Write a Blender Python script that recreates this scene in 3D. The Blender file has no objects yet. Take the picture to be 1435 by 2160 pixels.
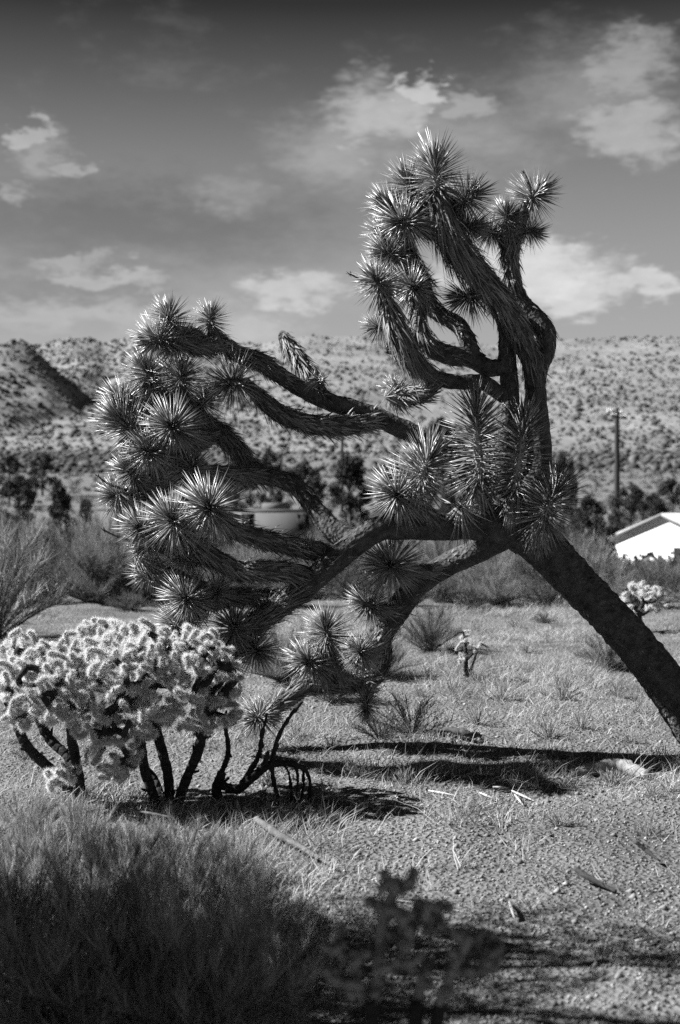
import bpy, math, random
import numpy as np
from mathutils import Vector, Matrix, noise as mnoise

# ------------------------------------------------------------------ camera, sky, sun, exposure
S = bpy.context.scene
COL = S.collection
CAM_H = 1.5
FPX = 2868.0            # focal length in photograph pixels (50 mm on a 37.66 mm tall scan)
HOR = 1030.0            # horizon row in the photograph
CX = 717.5
SUN_EL = math.radians(39.0)
SUN_BACK = math.radians(5.0)     # sun stands to the left, this far beyond (+) or before (-) the picture plane
to_sun = Vector((-math.cos(SUN_EL) * math.cos(SUN_BACK), math.cos(SUN_EL) * math.sin(SUN_BACK), math.sin(SUN_EL)))

cd = bpy.data.cameras.new('camera')
cam = bpy.data.objects.new('camera', cd); COL.objects.link(cam)
cam.location = (0, 0, CAM_H); cam.rotation_euler = (math.radians(90), 0, 0)
cd.sensor_fit = 'VERTICAL'; cd.sensor_height = 37.66; cd.sensor_width = 25.0
cd.lens = 50.0
cd.shift_y = -(1080.0 - HOR) / 2160.0
cd.clip_end = 9000; cd.clip_start = 0.05
cd.dof.use_dof = True; cd.dof.focus_distance = 7.2; cd.dof.aperture_fstop = 2.8
S.camera = cam

sun = bpy.data.lights.new('sun', 'SUN'); sun.energy = 5.0; sun.angle = math.radians(0.53); sun.color = (1, 1, 1)
so = bpy.data.objects.new('sun', sun); COL.objects.link(so)
so.rotation_euler = to_sun.to_track_quat('Z', 'Y').to_euler()

S.view_settings.view_transform = 'Standard'; S.view_settings.look = 'None'
S.view_settings.exposure = 1.35; S.view_settings.gamma = 1.0; S.view_settings.use_curve_mapping = False
S.render.engine = 'CYCLES'
S.cycles.use_denoising = False
S.cycles.max_bounces = 5; S.cycles.diffuse_bounces = 2; S.cycles.glossy_bounces = 2
S.cycles.transmission_bounces = 3; S.cycles.transparent_max_bounces = 4
S.cycles.caustics_reflective = False; S.cycles.caustics_refractive = False

W = bpy.data.worlds.new('World'); S.world = W; W.use_nodes = True

def build_world():
    nt = W.node_tree; N = nt.nodes; L = nt.links
    for n in list(N): N.remove(n)
    def nd(t, **k):
        n = N.new(t)
        for a, b in k.items(): setattr(n, a, b)
        return n
    def val(sock, v):
        if isinstance(v, bpy.types.NodeSocket): L.new(v, sock)
        else: sock.default_value = v
    def math_(op, a, b=0.0, c=0.0, clamp=False):
        n = nd('ShaderNodeMath', operation=op, use_clamp=clamp)
        val(n.inputs[0], a); val(n.inputs[1], b); val(n.inputs[2], c)
        return n.outputs[0]
    def vmath(op, a, b=None):
        n = nd('ShaderNodeVectorMath', operation=op); val(n.inputs[0], a)
        if b is not None: val(n.inputs[1], b)
        return n.outputs['Value'] if op in ('LENGTH', 'DOT_PRODUCT') else n.outputs[0]
    def mapr(v, a, b, c, d, smooth=True):
        n = nd('ShaderNodeMapRange'); n.interpolation_type = 'SMOOTHSTEP' if smooth else 'LINEAR'
        val(n.inputs[0], v); val(n.inputs[1], a); val(n.inputs[2], b); val(n.inputs[3], c); val(n.inputs[4], d)
        return n.outputs[0]
    def fbm(vec, scale, det=6, rough=.55, dist=0.0):
        n = nd('ShaderNodeTexNoise'); n.noise_dimensions = '3D'
        L.new(vec, n.inputs['Vector']); n.inputs['Scale'].default_value = scale
        n.inputs['Detail'].default_value = det; n.inputs['Roughness'].default_value = rough
        n.inputs['Distortion'].default_value = dist
        return n.outputs['Fac']
    sky = nd('ShaderNodeTexSky', sky_type='NISHITA'); sky.sun_disc = False
    sky.sun_elevation = SUN_EL; sky.sun_rotation = math.atan2(to_sun.x, to_sun.y)
    sky.altitude = 1000; sky.air_density = 1.0; sky.dust_density = 0.3; sky.ozone_density = 1.0
    sep = nd('ShaderNodeSeparateColor'); L.new(sky.outputs[0], sep.inputs[0])
    red = sep.outputs[0]                      # black-and-white film behind a red filter sees the red of the sky
    tc = nd('ShaderNodeTexCoord'); D = tc.outputs['Generated']
    sx = nd('ShaderNodeSeparateXYZ'); L.new(D, sx.inputs[0])
    z = sx.outputs[2]
    nish = math_('MULTIPLY', red, SKY_K)
    cr = nd('ShaderNodeValToRGB'); L.new(z, cr.inputs[0]); el = cr.color_ramp.elements
    for p, v in SKY_RAMP[1:-1]: el.new(p)
    for e, (p, v) in zip(el, SKY_RAMP): e.position = p; e.color = (v, v, v, 1)
    base = math_('ADD', nish, cr.outputs[0])
    # stretched coordinates for the clouds
    Ds = vmath('MULTIPLY', D, (1, 1, 2.3))
    n1 = fbm(Ds, 16.0, 8, .6, .4); n2 = fbm(Ds, 46.0, 7, .62, .2); n3 = fbm(Ds, 4.0, 4, .5)
    def warp(scale, amp, det):
        n = nd('ShaderNodeTexNoise'); L.new(Ds, n.inputs['Vector']); n.inputs['Scale'].default_value = scale
        n.inputs['Detail'].default_value = det; n.inputs['Roughness'].default_value = .6
        v = vmath('SUBTRACT', n.outputs['Color'], (.5, .5, .5)); return vmath('MULTIPLY', v, (amp, amp, amp * .6))
    Dw = vmath('ADD', vmath('ADD', D, warp(22.0, .07, 3)), warp(75.0, .035, 6))
    puff = math_('ADD', math_('MULTIPLY', n1, .6), math_('MULTIPLY', n2, .4))
    def blob(px, py, rx, ry, soft=.55, amp=1.3):
        v = Vector(((px - CX) / FPX, 1.0, (HOR - py) / FPX)); ln = v.length; v.normalize()
        d = vmath('SUBTRACT', Dw, tuple(v))
        d = vmath('MULTIPLY', d, (FPX / rx / 1.0, FPX / rx * .6, FPX / ry))
        r = vmath('LENGTH', d)
        r = math_('ADD', r, math_('MULTIPLY', math_('SUBTRACT', puff, .5), -amp * 4.0))
        return mapr(r, 1.0 - soft, 1.0 + soft, 1.0, 0.0)
    def acc(items):
        o = None
        for it in items:
            b = math_('MULTIPLY', blob(*it[:-1]), it[-1])
            o = b if o is None else math_('MAXIMUM', o, b)
        return o
    bright = acc([
        (880, 195, 62, 40, .30, .55, .95), (800, 245, 105, 60, .6, .5, .70), (730, 310, 100, 60, .9, .5, .38),
        (985, 225, 48, 30, .6, .6, .50), (900, 285, 190, 60, 1.0, .6, .36),
        (1320, 140, 95, 60, .6, .6, .52), (1330, 275, 110, 55, .5, .6, .55), (1250, 190, 130, 80, 1.0, .6, .32),
        (60, 285, 42, 26, .35, .7, .55), (95, 315, 40, 40, .8, .6, .34), (158, 347, 24, 20, .5, .6, .36), (15, 405, 30, 22, .5, .5, .35),
        (470, 405, 60, 34, .8, .7, .22),
        (1120, 575, 170, 55, .45, .55, .95), (1210, 610, 120, 40, .5, .6, .8), (1350, 600, 75, 26, .5, .6, .75),
        (620, 615, 80, 34, .5, .6, .62), (215, 585, 110, 20, .5, .6, .42), (150, 550, 60, 16, .6, .6, .3),
        (500, 690, 120, 40, .8, .5, .35), (180, 665, 220, 28, .9, .5, .25)])
    dark = acc([
        (260, 480, 420, 75, .8, .5, .85), (120, 600, 230, 38, .6, .5, .6), (420, 540, 200, 40, .9, .5, .4),
        (620, 470, 190, 50, 1.0, .5, .4)])
    # loose clouds all around the rest of the sky
    band = math_('MULTIPLY', mapr(z, .02, .12, 0, 1), mapr(z, .28, .75, 1, .35))
    loose = math_('MULTIPLY', mapr(math_('ADD', math_('MULTIPLY', n3, .6), math_('MULTIPLY', puff, .4)), .5, .64, 0, 1), math_('MULTIPLY', band, .10))
    col = math_('MULTIPLY', base, math_('SUBTRACT', 1.0, math_('MULTIPLY', dark, .42)))
    cl = math_('MAXIMUM', bright, loose)
    tex = math_('ADD', math_('MULTIPLY', n2, .5), .75)
    cloudlum = math_('MULTIPLY', math_('ADD', math_('MULTIPLY', mapr(z, 0, .45, .31, .19), 1.0), 0.0), tex)
    mix = nd('ShaderNodeMix', data_type='FLOAT')
    L.new(cl, mix.inputs[0]); L.new(col, mix.inputs[2]); L.new(cloudlum, mix.inputs[3])
    cmb = nd('ShaderNodeCombineColor')
    for i in range(3): L.new(mix.outputs[0], cmb.inputs[i])
    bg = nd('ShaderNodeBackground'); bg.inputs[1].default_value = SKY_S
    # values above are in film brightness, the background strength scales them to the lamp's range
    sc = nd('ShaderNodeVectorMath', operation='SCALE'); L.new(cmb.outputs[0], sc.inputs[0]); sc.inputs[3].default_value = 1.0 / SKY_S
    L.new(sc.outputs[0], bg.inputs[0])
    out = nd('ShaderNodeOutputWorld'); L.new(bg.outputs[0], out.inputs[0])
SKY_S = 0.1
SKY_K = 0.002
SKY_RAMP = [(0, .170), (.10, .158), (.17, .125), (.237, .082), (.29, .040), (.335, .010), (.5, .007), (1, .002)]
build_world()

# ------------------------------------------------------------------ helpers
RNG = np.random.default_rng(11)
random.seed(5)

def at(px, py, d):
    return np.array(((px - CX) / FPX * d, d, CAM_H - (py - HOR) / FPX * d))

def nrm(v):
    v = np.asarray(v, float)
    return v / np.maximum(np.linalg.norm(v, axis=-1, keepdims=True), 1e-9)

class MB:
    def __init__(s): s.v = []; s.q = []; s.t = []; s.n = 0
    def add(s, v, q=None, t=None):
        v = np.asarray(v, float).reshape(-1, 3)
        if q is not None and len(q): s.q.append(np.asarray(q, int) + s.n)
        if t is not None and len(t): s.t.append(np.asarray(t, int) + s.n)
        s.v.append(v); s.n += len(v)
        return s
    def mesh(s, name, mat, smooth=False):
        v = np.concatenate(s.v)
        q = np.concatenate(s.q) if s.q else np.zeros((0, 4), int)
        t = np.concatenate(s.t) if s.t else np.zeros((0, 3), int)
        me = bpy.data.meshes.new(name)
        me.vertices.add(len(v)); me.vertices.foreach_set('co', v.astype(np.float32).ravel())
        idx = np.concatenate([q.ravel(), t.ravel()]).astype(np.int32)
        me.loops.add(len(idx)); me.loops.foreach_set('vertex_index', idx)
        tot = np.concatenate([np.full(len(q), 4), np.full(len(t), 3)]).astype(np.int32)
        st = np.concatenate([[0], np.cumsum(tot)[:-1]]).astype(np.int32) if len(tot) else np.zeros(0, np.int32)
        me.polygons.add(len(tot)); me.polygons.foreach_set('loop_start', st); me.polygons.foreach_set('loop_total', tot)
        if smooth: me.polygons.foreach_set('use_smooth', np.ones(len(tot), bool))
        me.update(calc_edges=True); me.validate()
        me.materials.append(mat)
        return me

def link(name, mesh, parent=None, mat=None):
    o = bpy.data.objects.new(name, mesh); COL.objects.link(o)
    if parent is not None: o.parent = parent
    if mat is not None: o.matrix_basis = mat
    return o
def tag(o, label=None, cat=None, group=None, kind=None):
    if label: o['label'] = label
    if cat: o['category'] = cat
    if group: o['group'] = group
    if kind: o['kind'] = kind
    return o
def empty(name, loc, rz=0, label=None, cat=None, group=None):
    o = link(name, None); o.location = loc; o.rotation_euler = (0, 0, rz); o.empty_display_size = .1
    return tag(o, label, cat, group)

def hashn(ix, iy, seed):
    h = (ix * 374761393 + iy * 668265263 + seed * 144665) & 0xffffffff
    h = ((h ^ (h >> 13)) * 1274126177) & 0xffffffff
    return ((h ^ (h >> 16)) & 0xffff) / 65535.0
def vnoise(x, y, seed=0):
    x = np.asarray(x, float); y = np.asarray(y, float)
    ix = np.floor(x).astype(np.int64); iy = np.floor(y).astype(np.int64)
    fx = x - ix; fy = y - iy; fx = fx * fx * (3 - 2 * fx); fy = fy * fy * (3 - 2 * fy)
    a = hashn(ix, iy, seed); b = hashn(ix + 1, iy, seed); c = hashn(ix, iy + 1, seed); d = hashn(ix + 1, iy + 1, seed)
    return (a * (1 - fx) + b * fx) * (1 - fy) + (c * (1 - fx) + d * fx) * fy
def vfbm(x, y, oct=4, seed=0, gain=.5):
    s = 0; a = 1; t = 0
    for i in range(oct):
        s = s + a * (vnoise(x * 2 ** i, y * 2 ** i, seed + i) - .5); t += a; a *= gain
    return s / t

# ------------------------------------------------------------------ materials (grey scale: the film is black and white)
def mat(name, lo, hi, scale=8.0, rough=.85, spec=.2, bump=0.0, bscale=40.0, island=0.0, transl=0.0, voro=0.0, bdist=.01, stretch=None, objvar=0.0):
    m = bpy.data.materials.new(name); m.use_nodes = True
    nt = m.node_tree; N = nt.nodes; L = nt.links
    p = N['Principled BSDF']; p.inputs['Roughness'].default_value = rough; p.inputs['Specular IOR Level'].default_value = spec
    tc = N.new('ShaderNodeTexCoord'); vec = tc.outputs['Object']
    if stretch:
        mp = N.new('ShaderNodeMapping'); mp.inputs['Scale'].default_value = stretch; L.new(vec, mp.inputs[0]); vec = mp.outputs[0]
    nz = N.new('ShaderNodeTexNoise'); nz.inputs['Scale'].default_value = scale; nz.inputs['Detail'].default_value = 6; nz.inputs['Roughness'].default_value = .62
    L.new(vec, nz.inputs['Vector'])
    mr = N.new('ShaderNodeMapRange'); L.new(nz.outputs['Fac'], mr.inputs[0])
    mr.inputs[1].default_value = .3; mr.inputs[2].default_value = .7; mr.inputs[3].default_value = lo; mr.inputs[4].default_value = hi
    fac = mr.outputs[0]
    def mulr(src, amt, fac):
        a = N.new('ShaderNodeMapRange'); L.new(src, a.inputs[0]); a.inputs[3].default_value = 1 - amt; a.inputs[4].default_value = 1 + amt
        b = N.new('ShaderNodeMath'); b.operation = 'MULTIPLY'; L.new(fac, b.inputs[0]); L.new(a.outputs[0], b.inputs[1])
        return b.outputs[0]
    if island:
        g = N.new('ShaderNodeNewGeometry'); fac = mulr(g.outputs['Random Per Island'], island, fac)
    if objvar:
        g = N.new('ShaderNodeObjectInfo'); fac = mulr(g.outputs['Random'], objvar, fac)
    c = N.new('ShaderNodeCombineColor')
    for i in range(3): L.new(fac, c.inputs[i])
    L.new(c.outputs[0], p.inputs['Base Color'])
    if bump:
        b2 = N.new('ShaderNodeTexNoise'); b2.inputs['Scale'].default_value = bscale; b2.inputs['Detail'].default_value = 5
        L.new(vec, b2.inputs['Vector']); h = b2.outputs['Fac']
        if voro:
            vo = N.new('ShaderNodeTexVoronoi'); vo.inputs['Scale'].default_value = voro; L.new(vec, vo.inputs['Vector'])
            ad = N.new('ShaderNodeMath'); ad.operation = 'ADD'; L.new(h, ad.inputs[0]); L.new(vo.outputs['Distance'], ad.inputs[1]); h = ad.outputs[0]
        bp = N.new('ShaderNodeBump'); bp.inputs['Strength'].default_value = bump; bp.inputs['Distance'].default_value = bdist
        L.new(h, bp.inputs['Height']); L.new(bp.outputs[0], p.inputs['Normal'])
    if transl:
        tr = N.new('ShaderNodeBsdfTranslucent'); L.new(c.outputs[0], tr.inputs[0])
        mx = N.new('ShaderNodeMixShader'); mx.inputs[0].default_value = transl
        L.new(p.outputs[0], mx.inputs[1]); L.new(tr.outputs[0], mx.inputs[2])
        L.new(mx.outputs[0], N['Material Output'].inputs[0])
    return m

M = {}
M['sand'] = mat('sandy_ground', .09, .20, 1.3, .95, .05, .9, 55, bdist=.02, voro=38)
M['pebble'] = mat('pebble', .12, .3, 12, .9, .15, island=.5)
M['bark'] = mat('bark', .025, .12, 18, .9, .15, 1.0, 60, bdist=.012, voro=42)
M['thatch'] = mat('dead_leaf', .13, .27, 5, .6, .35, island=.55, transl=.10)
M['leaf'] = mat('yucca_leaf', .14, .27, 6, .33, .75, island=.45, transl=.03)
M['dead'] = mat('bleached_leaf', .32, .5, 6, .55, .4, island=.3, transl=.15)
M['stalk'] = mat('dry_stalk', .05, .10, 20, .8, .2, .6, 80)
M['joint'] = mat('cactus_skin', .24, .36, 20, .7, .3, .5, 60)
M['spine'] = mat('cactus_spine', .75, .88, 6, .5, .3, island=.3, transl=.35)
M['wood'] = mat('cactus_wood', .02, .05, 25, .9, .1, 1.0, 50)
M['grass'] = mat('dry_grass', .28, .48, 1.5, .8, .15, island=.45, transl=.3)
M['twig'] = mat('dry_twig', .24, .42, 6, .85, .15, island=.5, transl=.15)
M['shrubleaf'] = mat('shrub_leaf', .07, .14, 3, .75, .2, island=.5, transl=.2, objvar=.3)
M['paleleaf'] = mat('pale_shrub_leaf', .16, .28, 3, .75, .2, island=.5, transl=.2, objvar=.25)
M['darkleaf'] = mat('dark_tree_leaf', .018, .05, 3, .7, .2, island=.5, transl=.1)
M['stem'] = mat('shrub_stem', .05, .12, 20, .9, .1)
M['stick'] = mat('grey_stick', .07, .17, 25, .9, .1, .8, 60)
M['log'] = mat('weathered_log', .16, .34, 10, .85, .2, .8, 40, stretch=(1, 1, .25))
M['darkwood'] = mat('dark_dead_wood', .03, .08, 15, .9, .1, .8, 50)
M['hill'] = mat('hill_soil', .13, .25, .03, .95, .05, .6, .25, bdist=1.5)
M['scrub'] = mat('hill_scrub', .05, .12, .01, .9, .05, island=.5)
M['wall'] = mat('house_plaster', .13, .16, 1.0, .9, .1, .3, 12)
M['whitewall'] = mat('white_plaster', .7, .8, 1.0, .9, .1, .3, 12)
M['roof'] = mat('house_roof', .25, .4, 2, .85, .15, .5, 15)
M['glass'] = mat('window_glass', .01, .02, 1, .6, .08)
M['frame'] = mat('window_frame', .10, .14, 1, .95, .02)
M['pole'] = mat('pole_wood', .03, .06, 6, .9, .1, .6, 20, stretch=(1, 1, .1))
M['insul'] = mat('insulator', .5, .7, 6, .35, .6)
M['rock'] = mat('rock', .2, .36, 7, .9, .15, 1.0, 20, bdist=.03)

# ------------------------------------------------------------------ geometry builders
def catmull(P, n_per):
    P = np.asarray(P, float); k = len(P)
    ext = np.vstack([2 * P[0] - P[1], P, 2 * P[-1] - P[-2]])
    out = []
    for i in range(k - 1):
        p0, p1, p2, p3 = ext[i:i + 4]; n = n_per[i]
        t = (np.arange(n) / n)[:, None]
        out.append(.5 * ((2 * p1) + (-p0 + p2) * t + (2 * p0 - 5 * p1 + 4 * p2 - p3) * t ** 2 + (-p0 + 3 * p1 - 3 * p2 + p3) * t ** 3))
    out.append(P[-1:])
    return np.vstack(out)

def frames(C):
    T = nrm(np.gradient(C, axis=0)); n = len(C)
    U = np.zeros_like(C)
    a = np.array((0, 0, 1.)) if abs(T[0][2]) < .9 else np.array((1., 0, 0))
    U[0] = nrm(np.cross(T[0], a))
    for i in range(1, n):
        u = U[i - 1] - T[i] * np.dot(U[i - 1], T[i]); U[i] = nrm(u)
    return T, U, np.cross(T, U)

def tube(mb, P, R, step=.02, seg=14, rough=0.0, rscale=14.0, cap=True, ring=0.0):
    P = np.asarray(P, float); R = np.asarray(R, float)
    ln = np.linalg.norm(np.diff(P, axis=0), axis=1)
    npr = np.maximum(1, np.ceil(ln / step)).astype(int)
    C4 = catmull(np.hstack([P, R[:, None]]), npr); C = C4[:, :3]; r = np.maximum(C4[:, 3], .0005)
    T, U, V = frames(C)
    n = len(C); a = np.arange(seg) / seg * 2 * math.pi
    dirs = U[:, None] * np.cos(a)[None, :, None] + V[:, None] * np.sin(a)[None, :, None]
    rr = np.repeat(r[:, None], seg, 1)
    if rough:
        pts = (C[:, None] + dirs * r[:, None, None])
        flat = pts.reshape(-1, 3)
        d = np.empty(len(flat))
        for i, p in enumerate(flat):
            q = Vector(p * rscale)
            d[i] = mnoise.noise(q) * .7 + abs(mnoise.noise(q * 2.9)) * .9 - .25
        rr = rr + d.reshape(n, seg) * rough
    v = (C[:, None] + dirs * rr[:, :, None]).reshape(-1, 3)
    i = np.arange(n - 1)[:, None] * seg; j = np.arange(seg)[None]
    q = np.stack([i + j, i + (j + 1) % seg, i + seg + (j + 1) % seg, i + seg + j], -1).reshape(-1, 4)
    t = []
    if cap:
        v = np.vstack([v, C[0], C[-1] + T[-1] * r[-1] * .35]); a0 = n * seg; a1 = a0 + 1; b = (n - 1) * seg
        for k in range(seg):
            t.append((a0, (k + 1) % seg, k)); t.append((a1, b + k, b + (k + 1) % seg))
    mb.add(v, q, t)
    return C, r, T, U, V

def sides_for(d, rng, ref=None):
    d = nrm(d); a = rng.normal(size=d.shape) if ref is None else ref
    return nrm(np.cross(d, a))

def blades3(mb, base, d, side, L, Wd, bend=None, keel=.35):
    """stiff dagger leaves with a triangular section: 7 vertices, 6 faces"""
    d = nrm(d); side = nrm(side); nr = np.cross(side, d); n = len(base)
    L = np.broadcast_to(L, (n,))[:, None]; Wd = np.broadcast_to(Wd, (n,))[:, None]
    if bend is None: bend = np.zeros((n, 3))
    m = base + d * L * .4 + bend * .16; tip = base + d * L + bend
    v = np.stack([base + side * Wd * .3, base - side * Wd * .3, base - nr * Wd * keel,
                  m + side * Wd * .5, m - side * Wd * .5, m - nr * Wd * keel, tip], 1).reshape(-1, 3)
    k = np.arange(n)[:, None] * 7
    q = np.concatenate([k + np.array(f) for f in ((0, 1, 4, 3), (1, 2, 5, 4), (2, 0, 3, 5))])
    t = np.concatenate([k + np.array(f) for f in ((3, 4, 6), (4, 5, 6), (5, 3, 6))])
    mb.add(v, q, t)

def blades2(mb, base, d, side, L, Wd, bend=None):
    """thin flat blades: 5 vertices, a quad and a triangle"""
    d = nrm(d); side = nrm(side); n = len(base)
    L = np.broadcast_to(L, (n,))[:, None]; Wd = np.broadcast_to(Wd, (n,))[:, None]
    if bend is None: bend = np.zeros((n, 3))
    m = base + d * L * .5 + bend * .25; tip = base + d * L + bend
    v = np.stack([base + side * Wd * .5, base - side * Wd * .5, m - side * Wd * .4, m + side * Wd * .4, tip], 1).reshape(-1, 3)
    k = np.arange(n)[:, None] * 5
    mb.add(v, k + np.array((0, 1, 2, 3)), k + np.array((3, 2, 4)))

def spikes(mb, base, d, side, L, Wd):
    d = nrm(d); side = nrm(side); n = len(base)
    L = np.broadcast_to(L, (n,))[:, None]; Wd = np.broadcast_to(Wd, (n,))[:, None]
    v = np.stack([base + side * Wd * .5, base - side * Wd * .5, base + d * L], 1).reshape(-1, 3)
    mb.add(v, None, np.arange(n)[:, None] * 3 + np.array((0, 1, 2)))

def quads(mb, c, rng, size):
    n = len(c); a = nrm(rng.normal(size=(n, 3))); b = sides_for(a, rng)
    s = (np.broadcast_to(size, (n,)) * rng.uniform(.6, 1.4, n))[:, None]
    v = np.stack([c - a * s, c + b * s * .45, c + a * s, c - b * s * .45], 1).reshape(-1, 3)
    mb.add(v, np.arange(n)[:, None] * 4 + np.array((0, 1, 2, 3)))

def box(mb, x0, x1, y0, y1, z0, z1):
    v = [(x0, y0, z0), (x1, y0, z0), (x1, y1, z0), (x0, y1, z0), (x0, y0, z1), (x1, y0, z1), (x1, y1, z1), (x0, y1, z1)]
    mb.add(v, [(0, 3, 2, 1), (4, 5, 6, 7), (0, 1, 5, 4), (1, 2, 6, 5), (2, 3, 7, 6), (3, 0, 4, 7)])
    return mb

def rot_to(axis, spin=0.0):
    q = Vector(axis).normalized().to_track_quat('Z', 'Y')
    return q.to_matrix().to_4x4() @ Matrix.Rotation(spin, 4, 'Z')

# ------------------------------------------------------------------ terrain
RX = np.array([-900, -400, 0, 85, 150, 190, 225, 300, 420, 500, 560, 600, 650, 760, 880, 1050, 1150, 1200, 1300, 1385, 1435, 1900, 2600])
RY = np.array([740, 735, 735, 728, 711, 712, 722, 705, 715, 722, 721, 716, 706, 709, 720, 730, 722, 716, 712, 710, 711, 720, 740])
def H(x, y):
    x = np.asarray(x, float); y = np.asarray(y, float)
    z = np.interp(y, [-50, 20, 80, 150, 600], [0, 0, -3.6, -3.6, 18])
    near = np.clip(1 - (y - 25) / 20, 0, 1)
    z = z + near * (.10 * vfbm(x * .45 + 7, y * .45, 3, 3) + .05 * vfbm(x * 2.1, y * 2.1, 3, 9) + .018 * vfbm(x * 9, y * 9, 2, 21))
    z = z + (1 - near) * .5 * vfbm(x * .05, y * .05, 3, 5)
    # hills
    far = np.clip((y - 520) / 480, 0, None)
    px = CX + FPX * x / np.maximum(y, 1)
    ridge = CAM_H + (HOR - np.interp(px, RX, RY)) / FPX * 1000
    s = np.clip((y - 560) / 440, 0, 1)
    left = np.clip((700 - px) / 500, .25, 1)
    hill = np.where(y < 1000, (s ** 1.25) * (ridge - 18), (ridge - 18) - .28 * (y - 1000))
    nz = vfbm(x * .012, y * .010, 5, 31, .55) * 46 * left * np.clip(s * 2.0, 0, 1) * np.clip(1.15 - s, .12, 1)
    zz = z + hill + nz
    # nearer pyramid on the left
    xc, yc, hp = -177.0, 750.0, CAM_H + (HOR - 706) / FPX * 750
    dx = (x - xc); dy = (y - yc)
    wob = vfbm(x * .03, y * .03, 4, 77) * 14
    pyr = hp - np.sqrt((dx * np.where(dx > 0, .95, .62)) ** 2 + (dy * .55) ** 2 + 9) + wob * np.clip((np.abs(dx) + np.abs(dy)) / 30, 0, 1)
    far_z = np.maximum(zz, np.where(y > 500, pyr, -50))
    return np.where(y > 500, far_z, z)
def H1(x, y): return float(H(np.array([x]), np.array([y]))[0])

def grid(xs, ys, zf):
    X, Y = np.meshgrid(xs, ys); Z = zf(X, Y)
    v = np.stack([X, Y, Z], -1).reshape(-1, 3); nx = len(xs); ny = len(ys)
    i = np.arange(ny - 1)[:, None] * nx; j = np.arange(nx - 1)[None]
    q = np.stack([i + j, i + j + 1, i + nx + j + 1, i + nx + j], -1).reshape(-1, 4)
    return MB().add(v, q)

def sym_axis(dense, step, end, grow):
    a = list(np.arange(0, dense, step)); s = step
    while a[-1] < end: s *= grow; a.append(a[-1] + s)
    a = np.array(a); return np.concatenate([-a[:0:-1], a])
xs = sym_axis(4.2, .045, 3000, 1.09)
ys = [-2.0]; s = .045
while ys[-1] < 14: ys.append(ys[-1] + s)
while ys[-1] < 3500: s *= 1.045; ys.append(ys[-1] + s)
ys = np.concatenate([[-400, -150, -60, -25, -12, -6, -4, -3], ys])
def HG(x, y): return np.where(y > 575, np.minimum(H(x, y), 14) - 6, np.where(y > 500, np.minimum(H(x, y), 60), H(x, y)))
g = link('ground', grid(xs, ys, HG).mesh('ground', M['sand'], True)); tag(g, kind='structure')
hx = np.linspace(-620, 620, 330); hy = np.concatenate([np.linspace(565, 1010, 180), np.linspace(1015, 1500, 20)])
g = link('hills', grid(hx, hy, lambda x, y: H(x, y)).mesh('hills', M['hill'], True)); tag(g, kind='structure')

# scrub over the hills (a mass nobody could count)
def blobs(mb, pts, r, rng, squash=.75):
    n = len(pts)
    ico = np.array([(0, 0, 1), (.89, 0, .45), (.28, .85, .45), (-.72, .53, .45), (-.72, -.53, .45), (.28, -.85, .45),
                    (.72, .53, -.45), (-.28, .85, -.45), (-.89, 0, -.45), (-.28, -.85, -.45), (.72, -.53, -.45)])
    f = [(0, 1, 2), (0, 2, 3), (0, 3, 4), (0, 4, 5), (0, 5, 1), (1, 6, 2), (2, 7, 3), (3, 8, 4), (4, 9, 5), (5, 10, 1), (6, 7, 2), (7, 8, 3), (8, 9, 4), (9, 10, 5), (10, 6, 1)]
    v = ico[None] * rng.uniform(.65, 1.3, (n, 11, 1)) * r[:, None, None]; v[:, :, 2] *= squash
    v = v + pts[:, None]
    mb.add(v.reshape(-1, 3), None, (np.arange(n)[:, None, None] * 11 + np.array(f)[None]).reshape(-1, 3))
def scatter_scrub():
    rng = np.random.default_rng(3); mb = MB()
    n = 48000
    y = rng.uniform(330, 1010, n) ** 1.0; u = rng.uniform(-.42, .42, n); u = np.where(rng.uniform(0, 1, n) < .28, rng.uniform(-.40, -.06, n), u); x = u * y
    keep = vnoise(x * .02, y * .02, 5) + rng.uniform(-.4, .4, n) > .35
    x, y = x[keep], y[keep]
    r = rng.uniform(.3, .95, len(x)) * rng.choice([1, 1, 1, 1, 2.0], len(x))
    z = H(x, y) + r * .35
    blobs(mb, np.stack([x, y, z], 1), r, rng)
    o = link('hillside_scrub', mb.mesh('hillside_scrub', M['scrub'])); tag(o, 'dark low desert scrub dotted over the far hillsides', 'scrub', kind='stuff')
    # valley floor brush: leafy clumps
    mb = MB(); n = 3200
    y = 42 + 320 * rng.uniform(0, 1, n) ** 1.2; x = rng.uniform(-.36, .36, n) * y
    ok = ~((y < 95) & (np.abs(x + 4) < 9) & (y > 66)); x, y = x[ok], y[ok]; n = len(x)
    r = rng.uniform(.5, 1.2, n); z = H(x, y)
    k = 60
    dirs = nrm(rng.normal(size=(n, k, 3))); dirs[:, :, 2] = np.abs(dirs[:, :, 2])
    P = np.stack([x, y, z], 1)[:, None] + dirs * (r[:, None, None] * rng.uniform(.45, 1, (n, k, 1))) * np.array((1, 1, .95))
    quads(mb, P.reshape(-1, 3), rng, .17)
    o = link('valley_brush', mb.mesh('valley_brush', M['shrubleaf'])); tag(o, 'mass of low brush across the valley floor', 'brush', kind='stuff')
scatter_scrub()

# ------------------------------------------------------------------ the Joshua tree
D0 = 7.5
K0 = D0 / FPX            # metres per photograph pixel at the tree
def tp(px, py, dd=0.0): return at(px, py, D0 + dd)

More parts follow.
